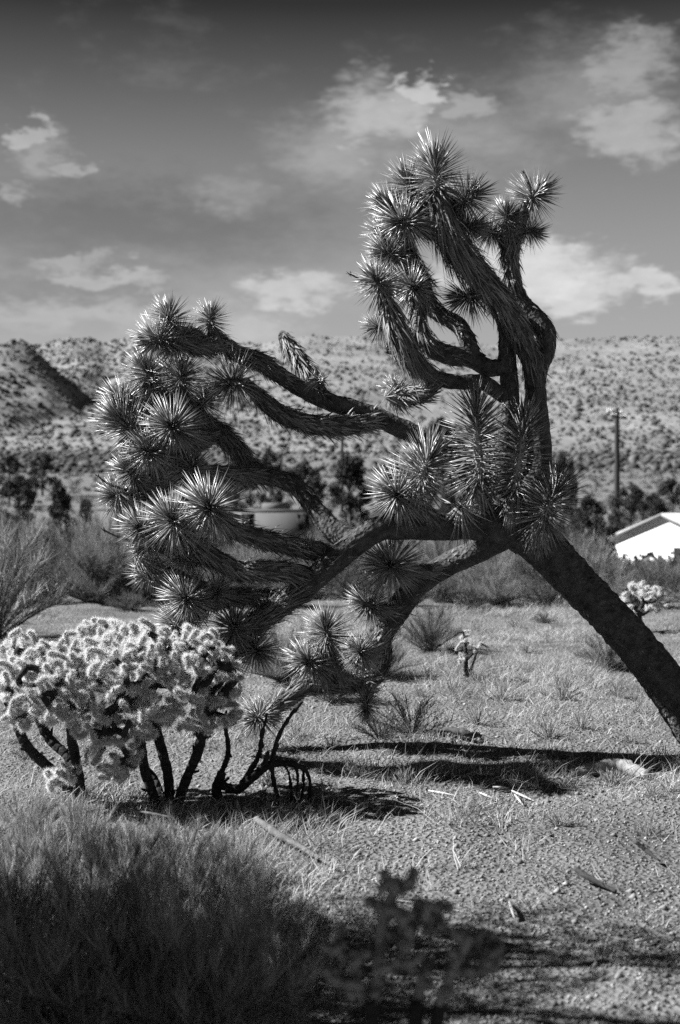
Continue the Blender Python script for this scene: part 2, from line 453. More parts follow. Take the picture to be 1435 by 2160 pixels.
def rosette_mesh(kind, seed):
    rng = np.random.default_rng(seed); mb = MB()
    ga = math.pi * (3 - math.sqrt(5))
    if kind == 'dead': n, ax, a0, a1, ln = 46, .06, 120, 172, .27
    elif kind == 'spindle': n, ax, a0, a1, ln = 270, .46, 6, 112, .235
    elif kind == 'long': n, ax, a0, a1, ln = 230, .24, 6, 118, .25
    elif kind == 'tuft': n, ax, a0, a1, ln = 60, .05, 5, 85, .12
    else: n, ax, a0, a1, ln = 190, .12, 4, 128, .245
    i = np.arange(n); f = (i + .5) / n                       # 0 = tip, 1 = base of the head
    th = i * ga + rng.normal(0, .12, n)
    pol = np.radians(a0 + (a1 - a0) * f ** (.80 if kind != 'spindle' else .62) + rng.normal(0, 5, n))
    z = ax * (1 - f)
    rad = np.stack([np.cos(th), np.sin(th), np.zeros(n)], 1); up = np.array((0, 0, 1.))
    d = rad * np.sin(pol)[:, None] + up * np.cos(pol)[:, None]
    base = rad * (.012 + .016 * f)[:, None] + up * z[:, None]
    L = ln * rng.uniform(.82, 1.08, n) * np.interp(f, [0, .12, .8, 1], [.62, .95, 1.0, .85])
    tang = np.stack([-np.sin(th), np.cos(th), np.zeros(n)], 1)
    side = tang + rng.normal(0, .25, (n, 3))
    bend = (np.array((0, 0, -1.)) * .012 + rng.normal(0, .008, (n, 3)))
    if kind == 'dead': bend = rng.normal(0, .03, (n, 3))
    Wd = np.full(n, .0125) * rng.uniform(.8, 1.15, n) * (.8 if kind == 'tuft' else 1)
    blades3(mb, base, d, side, L, Wd, bend)
    if kind not in ('dead', 'tuft'):
        tube(mb, [(0, 0, -.05), (0, 0, ax * .5), (0, 0, ax)], [.026, .024, .008], .03, 8)
    return mb.mesh('rosette_' + kind, M['dead'] if kind == 'dead' else M['leaf'])
RM = {k: [rosette_mesh(k, 40 + 7 * j + len(k)) for j in range(3 if k != 'tuft' else 1)] for k in ('round', 'spindle', 'long', 'dead', 'tuft')}

base_xyz = np.array((at(1522, 1625, D0)[0], D0, 0.0)); base_xyz[2] = H1(base_xyz[0], base_xyz[1])
TREE = empty('joshua_tree', tuple(base_xyz), 0, 'large leaning joshua tree with spiky leaf heads on shaggy crooked limbs', 'tree')

def thatch_on(mb, C, r, T, U, V, dens, ln, rng, lean=(6, 24), f0=0.0, f1=1.0, wd=.0095):
    """dead leaves folded back along a limb, pointing towards its root"""
    seg = np.linalg.norm(np.diff(C, axis=0), axis=1); tot = seg.sum()
    n = int(dens * tot * (f1 - f0))
    if n < 1: return
    cum = np.concatenate([[0], np.cumsum(seg)])
    s = (f0 + (f1 - f0) * rng.uniform(0, 1, n)) * tot
    idx = np.clip(np.searchsorted(cum, s) - 1, 0, len(C) - 2)
    a = rng.uniform(0, 2 * math.pi, n)
    rad = U[idx] * np.cos(a)[:, None] + V[idx] * np.sin(a)[:, None]
    c = C[idx] + (C[idx + 1] - C[idx]) * ((s - cum[idx]) / np.maximum(seg[idx], 1e-6))[:, None]
    le = np.radians(rng.uniform(*lean, n) + (rng.uniform(0, 1, n) > .9) * rng.uniform(10, 35, n))
    d = -T[idx] * np.cos(le)[:, None] + rad * np.sin(le)[:, None] + rng.normal(0, .10, (n, 3))
    base = c + rad * (r[idx] * .92)[:, None]
    side = np.cross(d, rad) + rng.normal(0, .2, (n, 3))
    L = ln * rng.uniform(.55, 1.15, n)
    bend = np.array((0, 0, -1.)) * (L * .12)[:, None] + rng.normal(0, .006, (n, 3)) - rad * (L * .10)[:, None]
    blades2(mb, base, d, side, L, wd * rng.uniform(.7, 1.2, n), bend)

BR = {}
def branch(key, name, pts, th=(), seg=16, rough=.007, step=.016, label=None):
    """pts: (px, py, depth offset, radius px); th: (f0, f1, density, length)"""
    P = np.array([tp(a, b, c) for a, b, c, _ in pts]); R = np.array([q[3] * K0 * (1 + q[2] / D0) for q in pts])
    mb = MB(); C, r, T, U, V = tube(mb, P - base_xyz, R, step, seg, rough, 22.0)
    rng = np.random.default_rng(sum(map(ord, key)) * 13)
    tm = MB()
    for f0, f1, de, ln in th:
        thatch_on(tm, C, r, T, U, V, de * .75, ln * .55 if ln < .21 else ln * .8, rng, lean=(8, 34) if ln < .21 else (4, 16), f0=f0, f1=f1)
    BR[key] = dict(name=name, mb=mb, tm=tm, C=C, r=r, T=T, ros=[], rng=rng, label=label)

TH = 900
branch('T', 'trunk', [(1560, 1690, 0, 58), (1515, 1610, 0, 52), (1420, 1462, 0, 46), (1325, 1341, 0, 43), (1222, 1233, 0, 43), (1145, 1152, 0, 46), (1085, 1108, 0, 50), (1035, 1090, .02, 40)], [(0, 1, 420, .055)], seg=30, rough=.013)
branch('A', 'branch', [(1075, 1105, .02, 40), (1110, 1050, .12, 34), (1138, 975, .18, 27), (1134, 880, .18, 24), (1130, 800, .16, 22), (1148, 745, .16, 21), (1152, 705, .16, 22), (1128, 668, .18, 21), (1095, 632, .2, 19), (1080, 590, .2, 20), (1077, 530, .18, 19), (1092, 470, .15, 17), (1112, 430, .12, 13)],
       [(.42, .60, 500, .12), (.60, .74, 400, .10), (.74, .98, 1500, .17)])
branch('A2', 'branch', [(1132, 810, .15, 22), (1122, 765, .1, 22), (1092, 690, .03, 25), (1058, 638, -.03, 27), (1020, 592, -.07, 29), (985, 552, -.1, 30), (950, 500, -.12, 30), (932, 450, -.12, 26), (924, 405, -.12, 18)],
       [(.06, .45, 900, .17), (.4, .72, 1300, .2), (.7, .98, 2200, .26)])
branch('B', 'branch', [(1040, 1085, .05, 36), (1052, 1020, .14, 28), (1068, 920, .2, 23), (1076, 830, .2, 20), (1070, 760, .18, 20), (1071, 700, .14, 19), (1058, 652, .08, 20)],
       [(.5, .98, 220, .1)])
branch('C', 'branch', [(1066, 775, .18, 17), (1030, 776, .16, 19), (995, 757, .14, 20), (945, 748, .10, 21), (905, 730, .06, 20), (885, 695, .04, 18), (884, 650, .05, 18), (890, 600, .06, 19), (868, 560, .08, 19), (845, 535, .1, 15)],
       [(.25, .55, 600, .12), (.5, .98, 1300, .2)])
branch('C2', 'branch', [(998, 752, .12, 17), (984, 712, .14, 18), (965, 684, .18, 18), (930, 664, .2, 17), (905, 640, .22, 17), (880, 585, .24, 17), (858, 520, .22, 16), (852, 470, .18, 13)],
       [(.05, .5, 500, .13), (.5, .98, 1500, .2)])
branch('D', 'branch', [(1062, 835, .12, 16), (1015, 806, .02, 16), (960, 806, -.06, 16), (910, 792, -.12, 17), (872, 760, -.16, 20), (848, 715, -.2, 23), (828, 670, -.22, 22), (810, 628, -.22, 15)],
       [(.45, .66, 600, .12), (.62, .99, 1900, .22)])
branch('N', 'branch', [(1035, 1075, .04, 30), (1000, 1015, .12, 24), (960, 962, .16, 21), (905, 930, .16, 21), (850, 905, .16, 21), (800, 882, .16, 21), (745, 862, .14, 20), (690, 846, .12, 19), (635, 820, .1, 18), (585, 788, .08, 18), (548, 762, .08, 19), (505, 750, .08, 17), (470, 722, .06, 15), (444, 697, .05, 11)],
       [(.60, .72, 250, .10), (.72, .84, 600, .12), (.80, .99, 1500, .17)])
branch('N2', 'branch', [(805, 884, .16, 17), (760, 894, .10, 21), (705, 898, .04, 22), (650, 894, 0, 21), (598, 876, -.02, 20), (560, 850, -.03, 18), (535, 825, -.04, 15), (515, 805, -.04, 11)],
       [(.05, .98, 1300, .17)])
branch('N3', 'branch', [(680, 838, .12, 15), (662, 806, .16, 17), (630, 758, .22, 17), (600, 712, .28, 13), (596, 706, .28, 10)], [(.05, .99, 1700, .17)])
branch('H', 'branch', [(1060, 1108, -.02, 40), (1000, 1108, -.06, 32), (930, 1112, -.12, 28), (860, 1112, -.16, 27), (800, 1115, -.2, 27), (745, 1150, -.22, 27), (690, 1196, -.22, 27), (645, 1238, -.2, 24), (595, 1276, -.2, 24), (545, 1312, -.2, 24), (505, 1352, -.2, 20), (478, 1392, -.2, 15)],
       [(.50, .72, 350, .12), (.70, .99, 2000, .2)], seg=20)
branch('I', 'branch', [(750, 1140, -.15, 25), (705, 1120, -.05, 25), (670, 1080, .05, 21), (640, 1040, .1, 20), (605, 1015, .14, 19), (560, 1004, .18, 19), (522, 980, .22, 18), (490, 938, .26, 19), (452, 902, .3, 18), (415, 880, .3, 14)],
       [(.3, .6, 900, .11), (.6, .99, 1900, .2)])
branch('I2', 'branch', [(560, 1004, .18, 15), (520, 1002, .12, 15), (470, 1000, .08, 16), (420, 992, .04, 16), (375, 972, -.02, 14), (335, 958, -.06, 11)], [(.1, .99, 1900, .19)])
branch('J', 'branch', [(720, 1175, -.2, 22), (675, 1165, -.16, 22), (610, 1150, -.16, 21), (545, 1134, -.22, 20), (490, 1118, -.32, 18), (456, 1088, -.42, 13)], [(.2, .99, 1200, .17)])
branch('K', 'branch', [(665, 1222, -.2, 21), (615, 1208, -.24, 22), (560, 1204, -.3, 22), (505, 1204, -.34, 22), (465, 1184, -.36, 19), (425, 1155, -.38, 18), (390, 1125, -.4, 13)], [(.1, .99, 1600, .17)])
branch('L', 'branch', [(620, 1256, -.16, 17), (570, 1262, -.1, 18), (515, 1258, -.06, 18), (460, 1258, -.1, 17), (415, 1240, -.14, 16), (370, 1215, -.16, 14), (335, 1200, -.16, 10)], [(.1, .99, 1700, .17)])
branch('P', 'branch', [(1060, 1125, .04, 36), (1010, 1160, .1, 27), (935, 1196, .18, 25), (880, 1235, .24, 25), (840, 1285, .3, 27), (805, 1340, .36, 25), (802, 1395, .4, 24), (778, 1432, .42, 23), (715, 1442, .4, 22), (650, 1446, .38, 20), (610, 1472, .36, 18), (575, 1498, .34, 12)],
       [(.12, .5, 350, .09), (.5, 1, 1500, .17)], seg=18)
branch('Q', 'branch', [(930, 1112, -.12, 18), (905, 1085, -.18, 17), (875, 1062, -.24, 17), (850, 1048, -.28, 12)], [(.1, .99, 1200, .14)])

# rosettes: px, py, depth offset, axis (right, up, towards camera), leaf radius in px, kind, branch
ROS = [
 (922, 408, -.12, (-.06, 1, .05), 82, 'long', 'A2'), (868, 408, .05, (-.25, 1, -.1), 72, 'round', 'A2'), (842, 448, 0, (-.85, .5, .1), 70, 'round', 'A2'),
 (868, 470, -.16, (-.8, .0, .4), 74, 'round', 'A2'), (970, 428, -.02, (.75, .55, -.1), 72, 'round', 'A2'), (972, 478, .0, (.9, -.05, -.1), 66, 'round', 'A2'),
 (822, 512, .16, (-.5, .8, .2), 60, 'round', 'C2'), (838, 540, .08, (-.85, .2, .2), 66, 'round', 'C'), (806, 606, -.24, (-.45, .45, .7), 66, 'round', 'D'),
 (866, 606, -.02, (.2, -.15, .8), 62, 'round', 'C'), (812, 690, -.1, (-1, .05, -.2), 48, 'round', 'D'), (818, 738, -.14, (-.8, -.3, .1), 40, 'dead', 'D'),
 (1008, 622, .06, (-.75, -.15, .1), 72, 'round', 'A2'), (1116, 424, .12, (.65, .6, 0), 66, 'round', 'A'), (1072, 472, .12, (-.15, .9, .2), 54, 'round', 'A'),
 (1046, 492, .16, (-.9, .15, 0), 54, 'round', 'A'), (1105, 486, .14, (.85, -.2, .2), 50, 'round', 'A'),
 (1012, 1020, -.15, (-.06, 1, .12), 92, 'spindle', 'B'), (1086, 1040, -.22, (.12, 1, .15), 86, 'spindle', 'A'), (1142, 1100, -.25, (.35, .85, .3), 88, 'long', 'T'),
 (880, 1030, -.3, (.35, .9, .3), 92, 'long', 'Q'), (848, 1046, -.3, (-.35, .1, .8), 80, 'round', 'Q'), (846, 1052, -.3, (-.1, .35, .6), 96, 'dead', 'Q'),
 (972, 1078, -.2, (-.05, .4, .6), 92, 'dead', 'H'), (828, 1196, -.06, (-.15, .15, .95), 80, 'round', 'P'), (790, 1280, .2, (-.85, .35, .3), 60, 'round', 'P'),
 (654, 1162, -.2, (.05, 1, .1), 34, 'tuft', 'J'),
 (690, 1352, .26, (-.1, 1, .1), 72, 'round', 'P'), (668, 1400, .28, (-.7, .3, .5), 68, 'round', 'P'), (762, 1382, .16, (-.1, .45, .7), 54, 'round', 'P'), (764, 1384, .14, (-.05, .45, .7), 72, 'dead', 'P'),
 (772, 1478, .3, (.05, -1, .3), 46, 'round', 'P'), (556, 1508, .3, (-.6, -.2, .7), 58, 'round', 'P'),
 (444, 688, .05, (0, 1, .05), 52, 'round', 'N'), (362, 690, 0, (-.2, .95, .05), 62, 'round', 'N'), (352, 716, -.02, (-.85, -.1, .2), 72, 'round', 'N'), (385, 712, .04, (-.5, -.5, .4), 60, 'round', 'N'),
 (508, 806, -.06, (-.85, -.1, .3), 76, 'round', 'N2'), (668, 806, .1, (.8, .5, .1), 26, 'tuft', 'N3'),
 (822, 836, 0, (-.8, -.15, .4), 58, 'dead', 'D'), (836, 826, .04, (-.2, .7, .3), 38, 'tuft', 'D'),
 (320, 806, .2, (-.35, .9, .1), 72, 'round', 'I'), (381, 816, .16, (.1, .9, .35), 74, 'round', 'I'), (272, 848, .1, (-.7, .15, .65), 62, 'round', 'I'), (330, 840, .3, (-.5, .5, -.3), 66, 'round', 'I'),
 (370, 908, -.1, (-.1, .2, .95), 82, 'round', 'I'), (310, 930, .0, (-.75, .6, .3), 86, 'long', 'I'), (420, 860, .25, (.5, .6, .2), 64, 'round', 'I'),
 (325, 958, -.1, (-.3, .2, .8), 70, 'round', 'I2'), (290, 1008, -.02, (-.6, .6, .3), 62, 'round', 'I2'), (405, 1000, -.05, (.1, .6, .6), 58, 'round', 'I2'), (262, 1050, 0, (-.8, .2, .4), 56, 'round', 'I2'), (258, 1052, -.05, (-.2, .5, .4), 92, 'dead', 'I2'),
 (447, 1076, -.45, (-.05, .15, 1), 92, 'round', 'J'), (374, 1112, -.42, (-.25, .5, .75), 82, 'round', 'K'), (310, 1118, -.3, (-.5, .2, .8), 64, 'round', 'K'), (400, 1160, -.2, (-.2, -.4, .8), 66, 'round', 'K'), (330, 1150, -.2, (-.8, -.1, .4), 60, 'round', 'K'),
 (300, 1182, -.2, (-.6, .5, .3), 86, 'dead', 'L'), (330, 1208, -.15, (-.7, -.1, .5), 56, 'round', 'L'),
 (402, 1268, -.3, (-.2, .25, .9), 76, 'round', 'L'), (455, 1256, -.25, (.2, .4, .8), 48, 'round', 'L'), (384, 1306, -.2, (-.4, -.5, .6), 66, 'round', 'L'),
 (492, 1336, -.25, (.1, .7, .6), 66, 'round', 'H'), (532, 1366, -.2, (.5, -.2, .7), 62, 'round', 'H'), (470, 1388, -.2, (-.5, -.3, .6), 70, 'round', 'H'), (415, 1408, -.1, (-.2, .9, .3), 72, 'long', 'H'), (335, 1392, .1, (-.1, .9, .2), 40, 'round', 'H'),
]
for k, (px, py, dd, ax, rp, kind, br) in enumerate(ROS):
    b = BR[br]; rng = b['rng']
    c = tp(px, py, dd) - base_xyz
    axis = nrm(np.array((ax[0], -ax[2], ax[1])))
    ln = {'dead': .27, 'spindle': .235, 'long': .25, 'tuft': .12}.get(kind, .245)
    sc = rp * K0 * (1 + dd / D0) / ln * .98
    # stem from the limb to the head, unless the head sits on the limb's end
    C = b['C']; dist = np.linalg.norm(C - c, axis=1)
    root = int(np.argmin(dist))
    if dist[root] > .05:
        root = max(0, root - int(min(dist[root], .3) / .016 * .55))
        p0 = C[root]; D = np.linalg.norm(c - p0)
        p1 = p0 + (c - p0) * .45 - axis * D * .12 + np.array((0, 0, -.03)); p2 = c - axis * .04
        r0 = min(b['r'][root] * .8, .045); pts = [p0, p1, p2, c + axis * .01]
        Cc, rr, T, U, V = tube(b['mb'], pts, [r0, .036, .034, .022], .018, 12, .005, 22.0)
        thatch_on(b['tm'], Cc, rr, T, U, V, 1100, .10, rng, f0=.12, f1=1)
        thatch_on(b['tm'], Cc, rr, T, U, V, 260 / max(D, .1), .17 * sc, rng, lean=(10, 40), f0=.8, f1=1)
    mtx = Matrix.Translation(Vector(c)) @ rot_to(axis, rng.uniform(0, 6.28)) @ Matrix.Scale(sc, 4)
    b['ros'].append((RM[kind][k % len(RM[kind])], mtx, kind))
for key, b in BR.items():
    o = link(b['name'], b['mb'].mesh(b['name'], M['bark'], True), TREE)
    if b['tm'].n: tag(link('dead_leaf_thatch', b['tm'].mesh('dead_leaf_thatch', M['thatch']), o), kind='stuff')
    for me, mtx, kind in b['ros']:
        r = link('leaf_rosette' if kind != 'dead' else 'dead_leaf_cluster', me, o, mtx)
        if kind == 'dead': r['label'] = 'bleached drooping dead leaf cluster'
    BR[key]['obj'] = o
# old flower stalks
for pts, br in (([(1120, 420, .1), (1118, 395, .1), (1112, 375, .1), (1106, 366, .1)], 'A'), ([(806, 604, -.22), (785, 600, -.22), (762, 590, -.22), (738, 578, -.22)], 'D'),
                ([(842, 1046, -.3), (832, 1020, -.3), (824, 1000, -.3), (812, 985, -.3)], 'Q'), ([(275, 1035, -.05), (250, 1028, -.05), (228, 1020, -.05), (206, 1004, -.05)], 'I2'),
                ([(300, 1140, -.25), (270, 1138, -.25), (240, 1128, -.25), (218, 1118, -.25)], 'K'), ([(318, 800, .2), (305, 775, .2), (295, 750, .2), (284, 736, .2)], 'I')):
    mb = MB(); P = [tp(*p) - base_xyz for p in pts]
    C, r, T, U, V = tube(mb, P, [.009, .008, .006, .003], .012, 7)
    rng = np.random.default_rng(4); n = 40; idx = rng.integers(3, len(C), n)
    d = nrm(rng.normal(size=(n, 3)) + T[idx] * .6); blades2(mb, C[idx], d, sides_for(d, rng), rng.uniform(.012, .03, n), .006)
    link('flower_stalk', mb.mesh('flower_stalk', M['stalk']), BR[br]['obj'])
# broken snag spike on the inner limb
mb = MB(); tube(mb, [tp(990, 742, .13) - base_xyz, tp(1008, 745, .12) - base_xyz, tp(1026, 750, .1) - base_xyz], [.03, .015, .002], .01, 8, .003)
link('broken_snag', mb.mesh('broken_snag', M['bark'], True), BR['C']['obj'])

# ------------------------------------------------------------------ cholla cacti
def joint_mesh(seed, nsp=540, spl=.022, spw=.0017):
    """one spiny joint along +Z, 0.1 m long"""
    rng = np.random.default_rng(seed); mb = MB()
    zz = np.array([-.004, .006, .02, .04, .06, .08, .092, .1]); rr = np.array([.008, .011, .0125, .0135, .014, .0135, .010, .003])
    seg = 10; a = np.arange(seg) / seg * 2 * math.pi
    v = []
    for k, (z, r) in enumerate(zip(zz, rr)):
        r2 = r * (1 + .16 * np.cos(a * 5 + k * 1.9))
        v += [(r2[j] * math.cos(a[j]), r2[j] * math.sin(a[j]), z) for j in range(seg)]
    q = [(k * seg + j, k * seg + (j + 1) % seg, (k + 1) * seg + (j + 1) % seg, (k + 1) * seg + j) for k in range(len(zz) - 1) for j in range(seg)]
    core = MB().add(v, q, [(7 * seg, 7 * seg + j, 7 * seg + j + 1) for j in range(1, seg - 1)])
    th = rng.uniform(0, 2 * math.pi, nsp); z = rng.uniform(0.0, .1, nsp); r = np.interp(z, zz, rr)
    rad = np.stack([np.cos(th), np.sin(th), np.zeros(nsp)], 1)
    base = rad * (r * .9)[:, None] + np.array((0, 0, 1.)) * z[:, None]
    d = nrm(rad + np.array((0, 0, 1.)) * (.25 + 1.2 * np.clip((z - .075) / .025, 0, 1))[:, None] + rng.normal(0, .45, (nsp, 3)))
    sp = MB(); spikes(sp, base, d, sides_for(d, rng), spl * rng.uniform(.35, 1.35, nsp), spw)
    # join both into one mesh with two materials
    c = core.mesh('c', M['joint'], True); nf = len(c.polygons)
    bpy.data.meshes.remove(c)
    allm = MB(); allm.add(core.v[0], core.q[0], core.t[0]); allm.add(sp.v[0], None, sp.t[0])
    me = allm.mesh('cholla_joint', M['joint']); me.materials.append(M['spine'])
    mi = np.zeros(len(me.polygons), np.int32); nq = len(core.q[0]); nt = len(core.t[0]); mi[nq + nt:] = 1
    me.polygons.foreach_set('material_index', mi); return me
JM = [joint_mesh(100 + i) for i in range(4)]

def place_joint(parent, p0, p1, fat=1.0, origin=None, rng=None, meshes=None):
    p0 = np.asarray(p0); p1 = np.asarray(p1); L = np.linalg.norm(p1 - p0)
    m = Matrix.Translation(Vector(p0 - origin)) @ rot_to(p1 - p0, rng.uniform(0, 6.28)) @ Matrix.Diagonal((fat, fat, L / .1, 1))
    return link('joint', (meshes or JM)[int(rng.integers(0, 4))], parent, m)

def grow_cholla(parent, origin, stems, vols, n, rng, step=.078, rwood=.011, maxj=300, fat=1.0):
    """stems: polylines in world space; vols: (centre, radii); grow joints into the volumes"""
    nodes = []; par = []; fixed = []
    for st in stems:
        prev = -1
        P = catmull(np.array(st), [4] * (len(st) - 1))
        for p in P:
            nodes.append(np.array(p)); par.append(prev); fixed.append(True); prev = len(nodes) - 1
    A = [np.array(p) for p in nodes]
    wts = np.array([np.prod(v[1]) for v in vols]) ** .7; wts /= wts.sum()
    tries = 0; nfix = len(nodes)
    while len(nodes) - nfix < n and tries < n * 8:
        tries += 1
        c, rad = vols[rng.choice(len(vols), p=wts)]
        t = nrm(rng.normal(size=3)) * rng.uniform(.3, 1) ** .4 * np.array(rad) + np.array(c)
        arr = np.array(A); dd = np.linalg.norm(arr - t, axis=1)
        i = int(np.argmin(dd))
        if dd[i] < .05: continue
        s = step * rng.uniform(.7, 1.25)
        q = arr[i] + nrm(t - arr[i] + rng.normal(0, .25, 3) * dd[i] + np.array((0, 0, .25)) * dd[i]) * min(s, max(dd[i], .06))
        if np.min(np.linalg.norm(arr - q, axis=1)) < .038: continue
        A.append(q); nodes.append(q); par.append(i); fixed.append(False)
    nn = len(nodes); kids = [0] * nn; desc = [1] * nn; height = [0] * nn
    for i in range(nn - 1, -1, -1):
        if par[i] >= 0:
            kids[par[i]] += 1; desc[par[i]] += desc[i]; height[par[i]] = max(height[par[i]], height[i] + 1)
    joints = []
    rootof = list(range(nn))
    for i in range(nn):
        if par[i] >= 0: rootof[i] = rootof[par[i]]
    woods = {}
    for i in range(nn):
        if par[i] < 0: continue
        a, b = nodes[par[i]], nodes[i]
        if not fixed[i] and height[i] <= 2: joints.append((a, b, i))
        else:
            r = rwood * min(2.2, .75 + .16 * desc[i] ** .55)
            wood = woods.setdefault(rootof[i], MB())
            tube(wood, [a - (b - a) * .05 - origin, b - origin], [r * 1.04, r], .02, 8, .005, 40)
            if fixed[i] and rng.uniform() < .25:
                d = nrm(rng.normal(size=3)); tube(wood, [b - origin, b + d * .03 - origin, b + d * .055 + np.array((0, 0, .01)) - origin], [.009, .008, .005], .02, 6, .002, 40)
    for wood in woods.values(): link('stem', wood.mesh('stem', M['wood'], True), parent)
    joints.sort(key=lambda j: j[1][1])          # nearest first
    for a, b, i in joints[:maxj]:
        place_joint(parent, a - (b - a) * .06, b, fat * rng.uniform(.9, 1.2), origin, rng)
    rest = joints[maxj:]
    if rest:
        mb = MB(); mb2 = []
        src = JM[0]; co = np.empty(len(src.vertices) * 3, np.float32); src.vertices.foreach_get('co', co); co = co.reshape(-1, 3)
        fq = [tuple(p.vertices) for p in src.polygons]; mis = [p.material_index for p in src.polygons]
        q4 = [f for f in fq if len(f) == 4]; t3 = [f for f in fq if len(f) == 3]; m3 = [m for f, m in zip(fq, mis) if len(f) == 3]
        for a, b, i in rest:
            L = np.linalg.norm(b - a); R = np.array(rot_to(b - a, rng.uniform(0, 6.28)).to_3x3())
            mb.add((co * np.array((fat, fat, L / .1))) @ R.T + a - origin, q4, t3)
        me = mb.mesh('far_joints', M['joint']); me.materials.append(M['spine'])
        me.polygons.foreach_set('material_index', np.array([0] * (len(q4) * len(rest)) + m3 * len(rest), np.int32))
        tag(link('far_joints', me, parent), kind='stuff')

DC = 6.45
def cp(px, py, dd=0.0): return at(px, py, DC + dd)
def big_cholla():
    rng = np.random.default_rng(8)
    o = cp(350, 1700); o[2] = H1(o[0], o[1])
    E = empty('cholla_cactus', tuple(o), 0, 'wide bushy cholla cactus with bright fuzzy spiny joints on dark bare stems', 'cactus')
    gz = lambda px, dd: np.array((cp(px, 1700, dd)[0], DC + dd, H1(cp(px, 1700, dd)[0], DC + dd) - .03))
    st = [
     [gz(165, .05), cp(125, 1640, .05), cp(60, 1578, .02), cp(34, 1522, 0), cp(15, 1470, 0)],
     [gz(172, .1), cp(150, 1605, .15), cp(105, 1560, .2), cp(75, 1500, .2)],
     [gz(178, .0), cp(160, 1600, .0), cp(150, 1540, -.05), cp(160, 1470, -.05)],
     [gz(335, .0), cp(306, 1624, -.02), cp(294, 1556, -.05), cp(270, 1500, -.08)],
     [gz(358, .05), cp(354, 1631, .05), cp(336, 1563, .1), cp(318, 1490, .15)],
     [gz(372, .02), cp(395, 1639, .0), cp(418, 1586, -.03), cp(432, 1520, -.05)],
     [gz(460, .15), cp(464, 1639, .15), cp(482, 1586, .15), cp(472, 1510, .15)],
     [gz(345, .2), cp(320, 1630, .25), cp(250, 1570, .3), cp(215, 1500, .35)]]
    vols = [(cp(120, 1420, 0), (.28, .42, .17)), (cp(270, 1385, .05), (.33, .5, .14)), (cp(400, 1390, .05), (.17, .35, .15)), (cp(60, 1480, -.05), (.17, .3, .12)),
            (cp(240, 1600, -.22), (.15, .16, .12)), (cp(345, 1465, -.1), (.28, .35, .14)), (cp(180, 1480, -.1), (.25, .32, .12)), (cp(455, 1440, -.05), (.13, .2, .16)), (cp(130, 1640, -.2), (.10, .12, .06)),
            (cp(205, 1530, -.2), (.14, .2, .06)), (cp(300, 1530, -.15), (.13, .2, .06)), (cp(420, 1530, -.1), (.10, .18, .06)), (cp(480, 1500, -.1), (.08, .12, .08)),
            (cp(50, 1370, .1), (.10, .15, .10)), (cp(210, 1330, .2), (.12, .15, .07)), (cp(418, 1345, -.1), (.05, .06, .07)), (cp(492, 1420, -.1), (.06, .06, .05)), (cp(20, 1440, 0), (.12, .2, .10))]
    grow_cholla(E, o, st, vols, 1000, rng, maxj=300, fat=.8)
big_cholla()

# bare lower stems of a neighbouring dead cholla
def dead_cholla():
    o = cp(470, 1690, .1); o[2] = H1(o[0], o[1]) - .02
    E = empty('dead_cholla', tuple(o), 0, 'bare dark dead cholla stems sprawling right of the bushy cholla', 'cactus')
    mb = MB()
    def tb(l, r): tube(mb, [cp(*p) - o for p in l], np.array(r) * .92, .012, 9, .009, 34)
    tb([(455, 1650, .1), (500, 1664, .05), (535, 1638, .0), (575, 1612, 0), (620, 1612, 0), (648, 1630, 0), (655, 1665, 0), (652, 1700, 0)], [.024, .024, .022, .018, .015, .012, .010, .008])
    tb([(462, 1700, .12), (458, 1660, .12), (468, 1630, .1)], [.03, .028, .024])
    tb([(510, 1655, .05), (545, 1595, .05), (555, 1540, .05), (565, 1505, .05)], [.018, .014, .011, .007])
    tb([(575, 1612, 0), (582, 1570, .02), (600, 1530, .04), (628, 1490, .05), (640, 1480, .05)], [.016, .013, .011, .010, .005])
    tb([(573, 1614, 0), (578, 1650, -.02), (590, 1695, -.02)], [.015, .013, .010])
    tb([(625, 1613, 0), (628, 1650, -.04), (622, 1700, -.04)], [.010, .008, .006])
    tb([(640, 1622, 0), (640, 1660, .04), (632, 1700, .05)], [.010, .008, .006])
    tb([(600, 1612, 0), (612, 1640, .05), (615, 1690, .06)], [.008, .007, .005])
    tb([(545, 1628, 0), (560, 1606, -.05), (566, 1585, -.05)], [.016, .015, .009])
    link('stem', mb.mesh('stem', M['wood'], True), E)
dead_cholla()

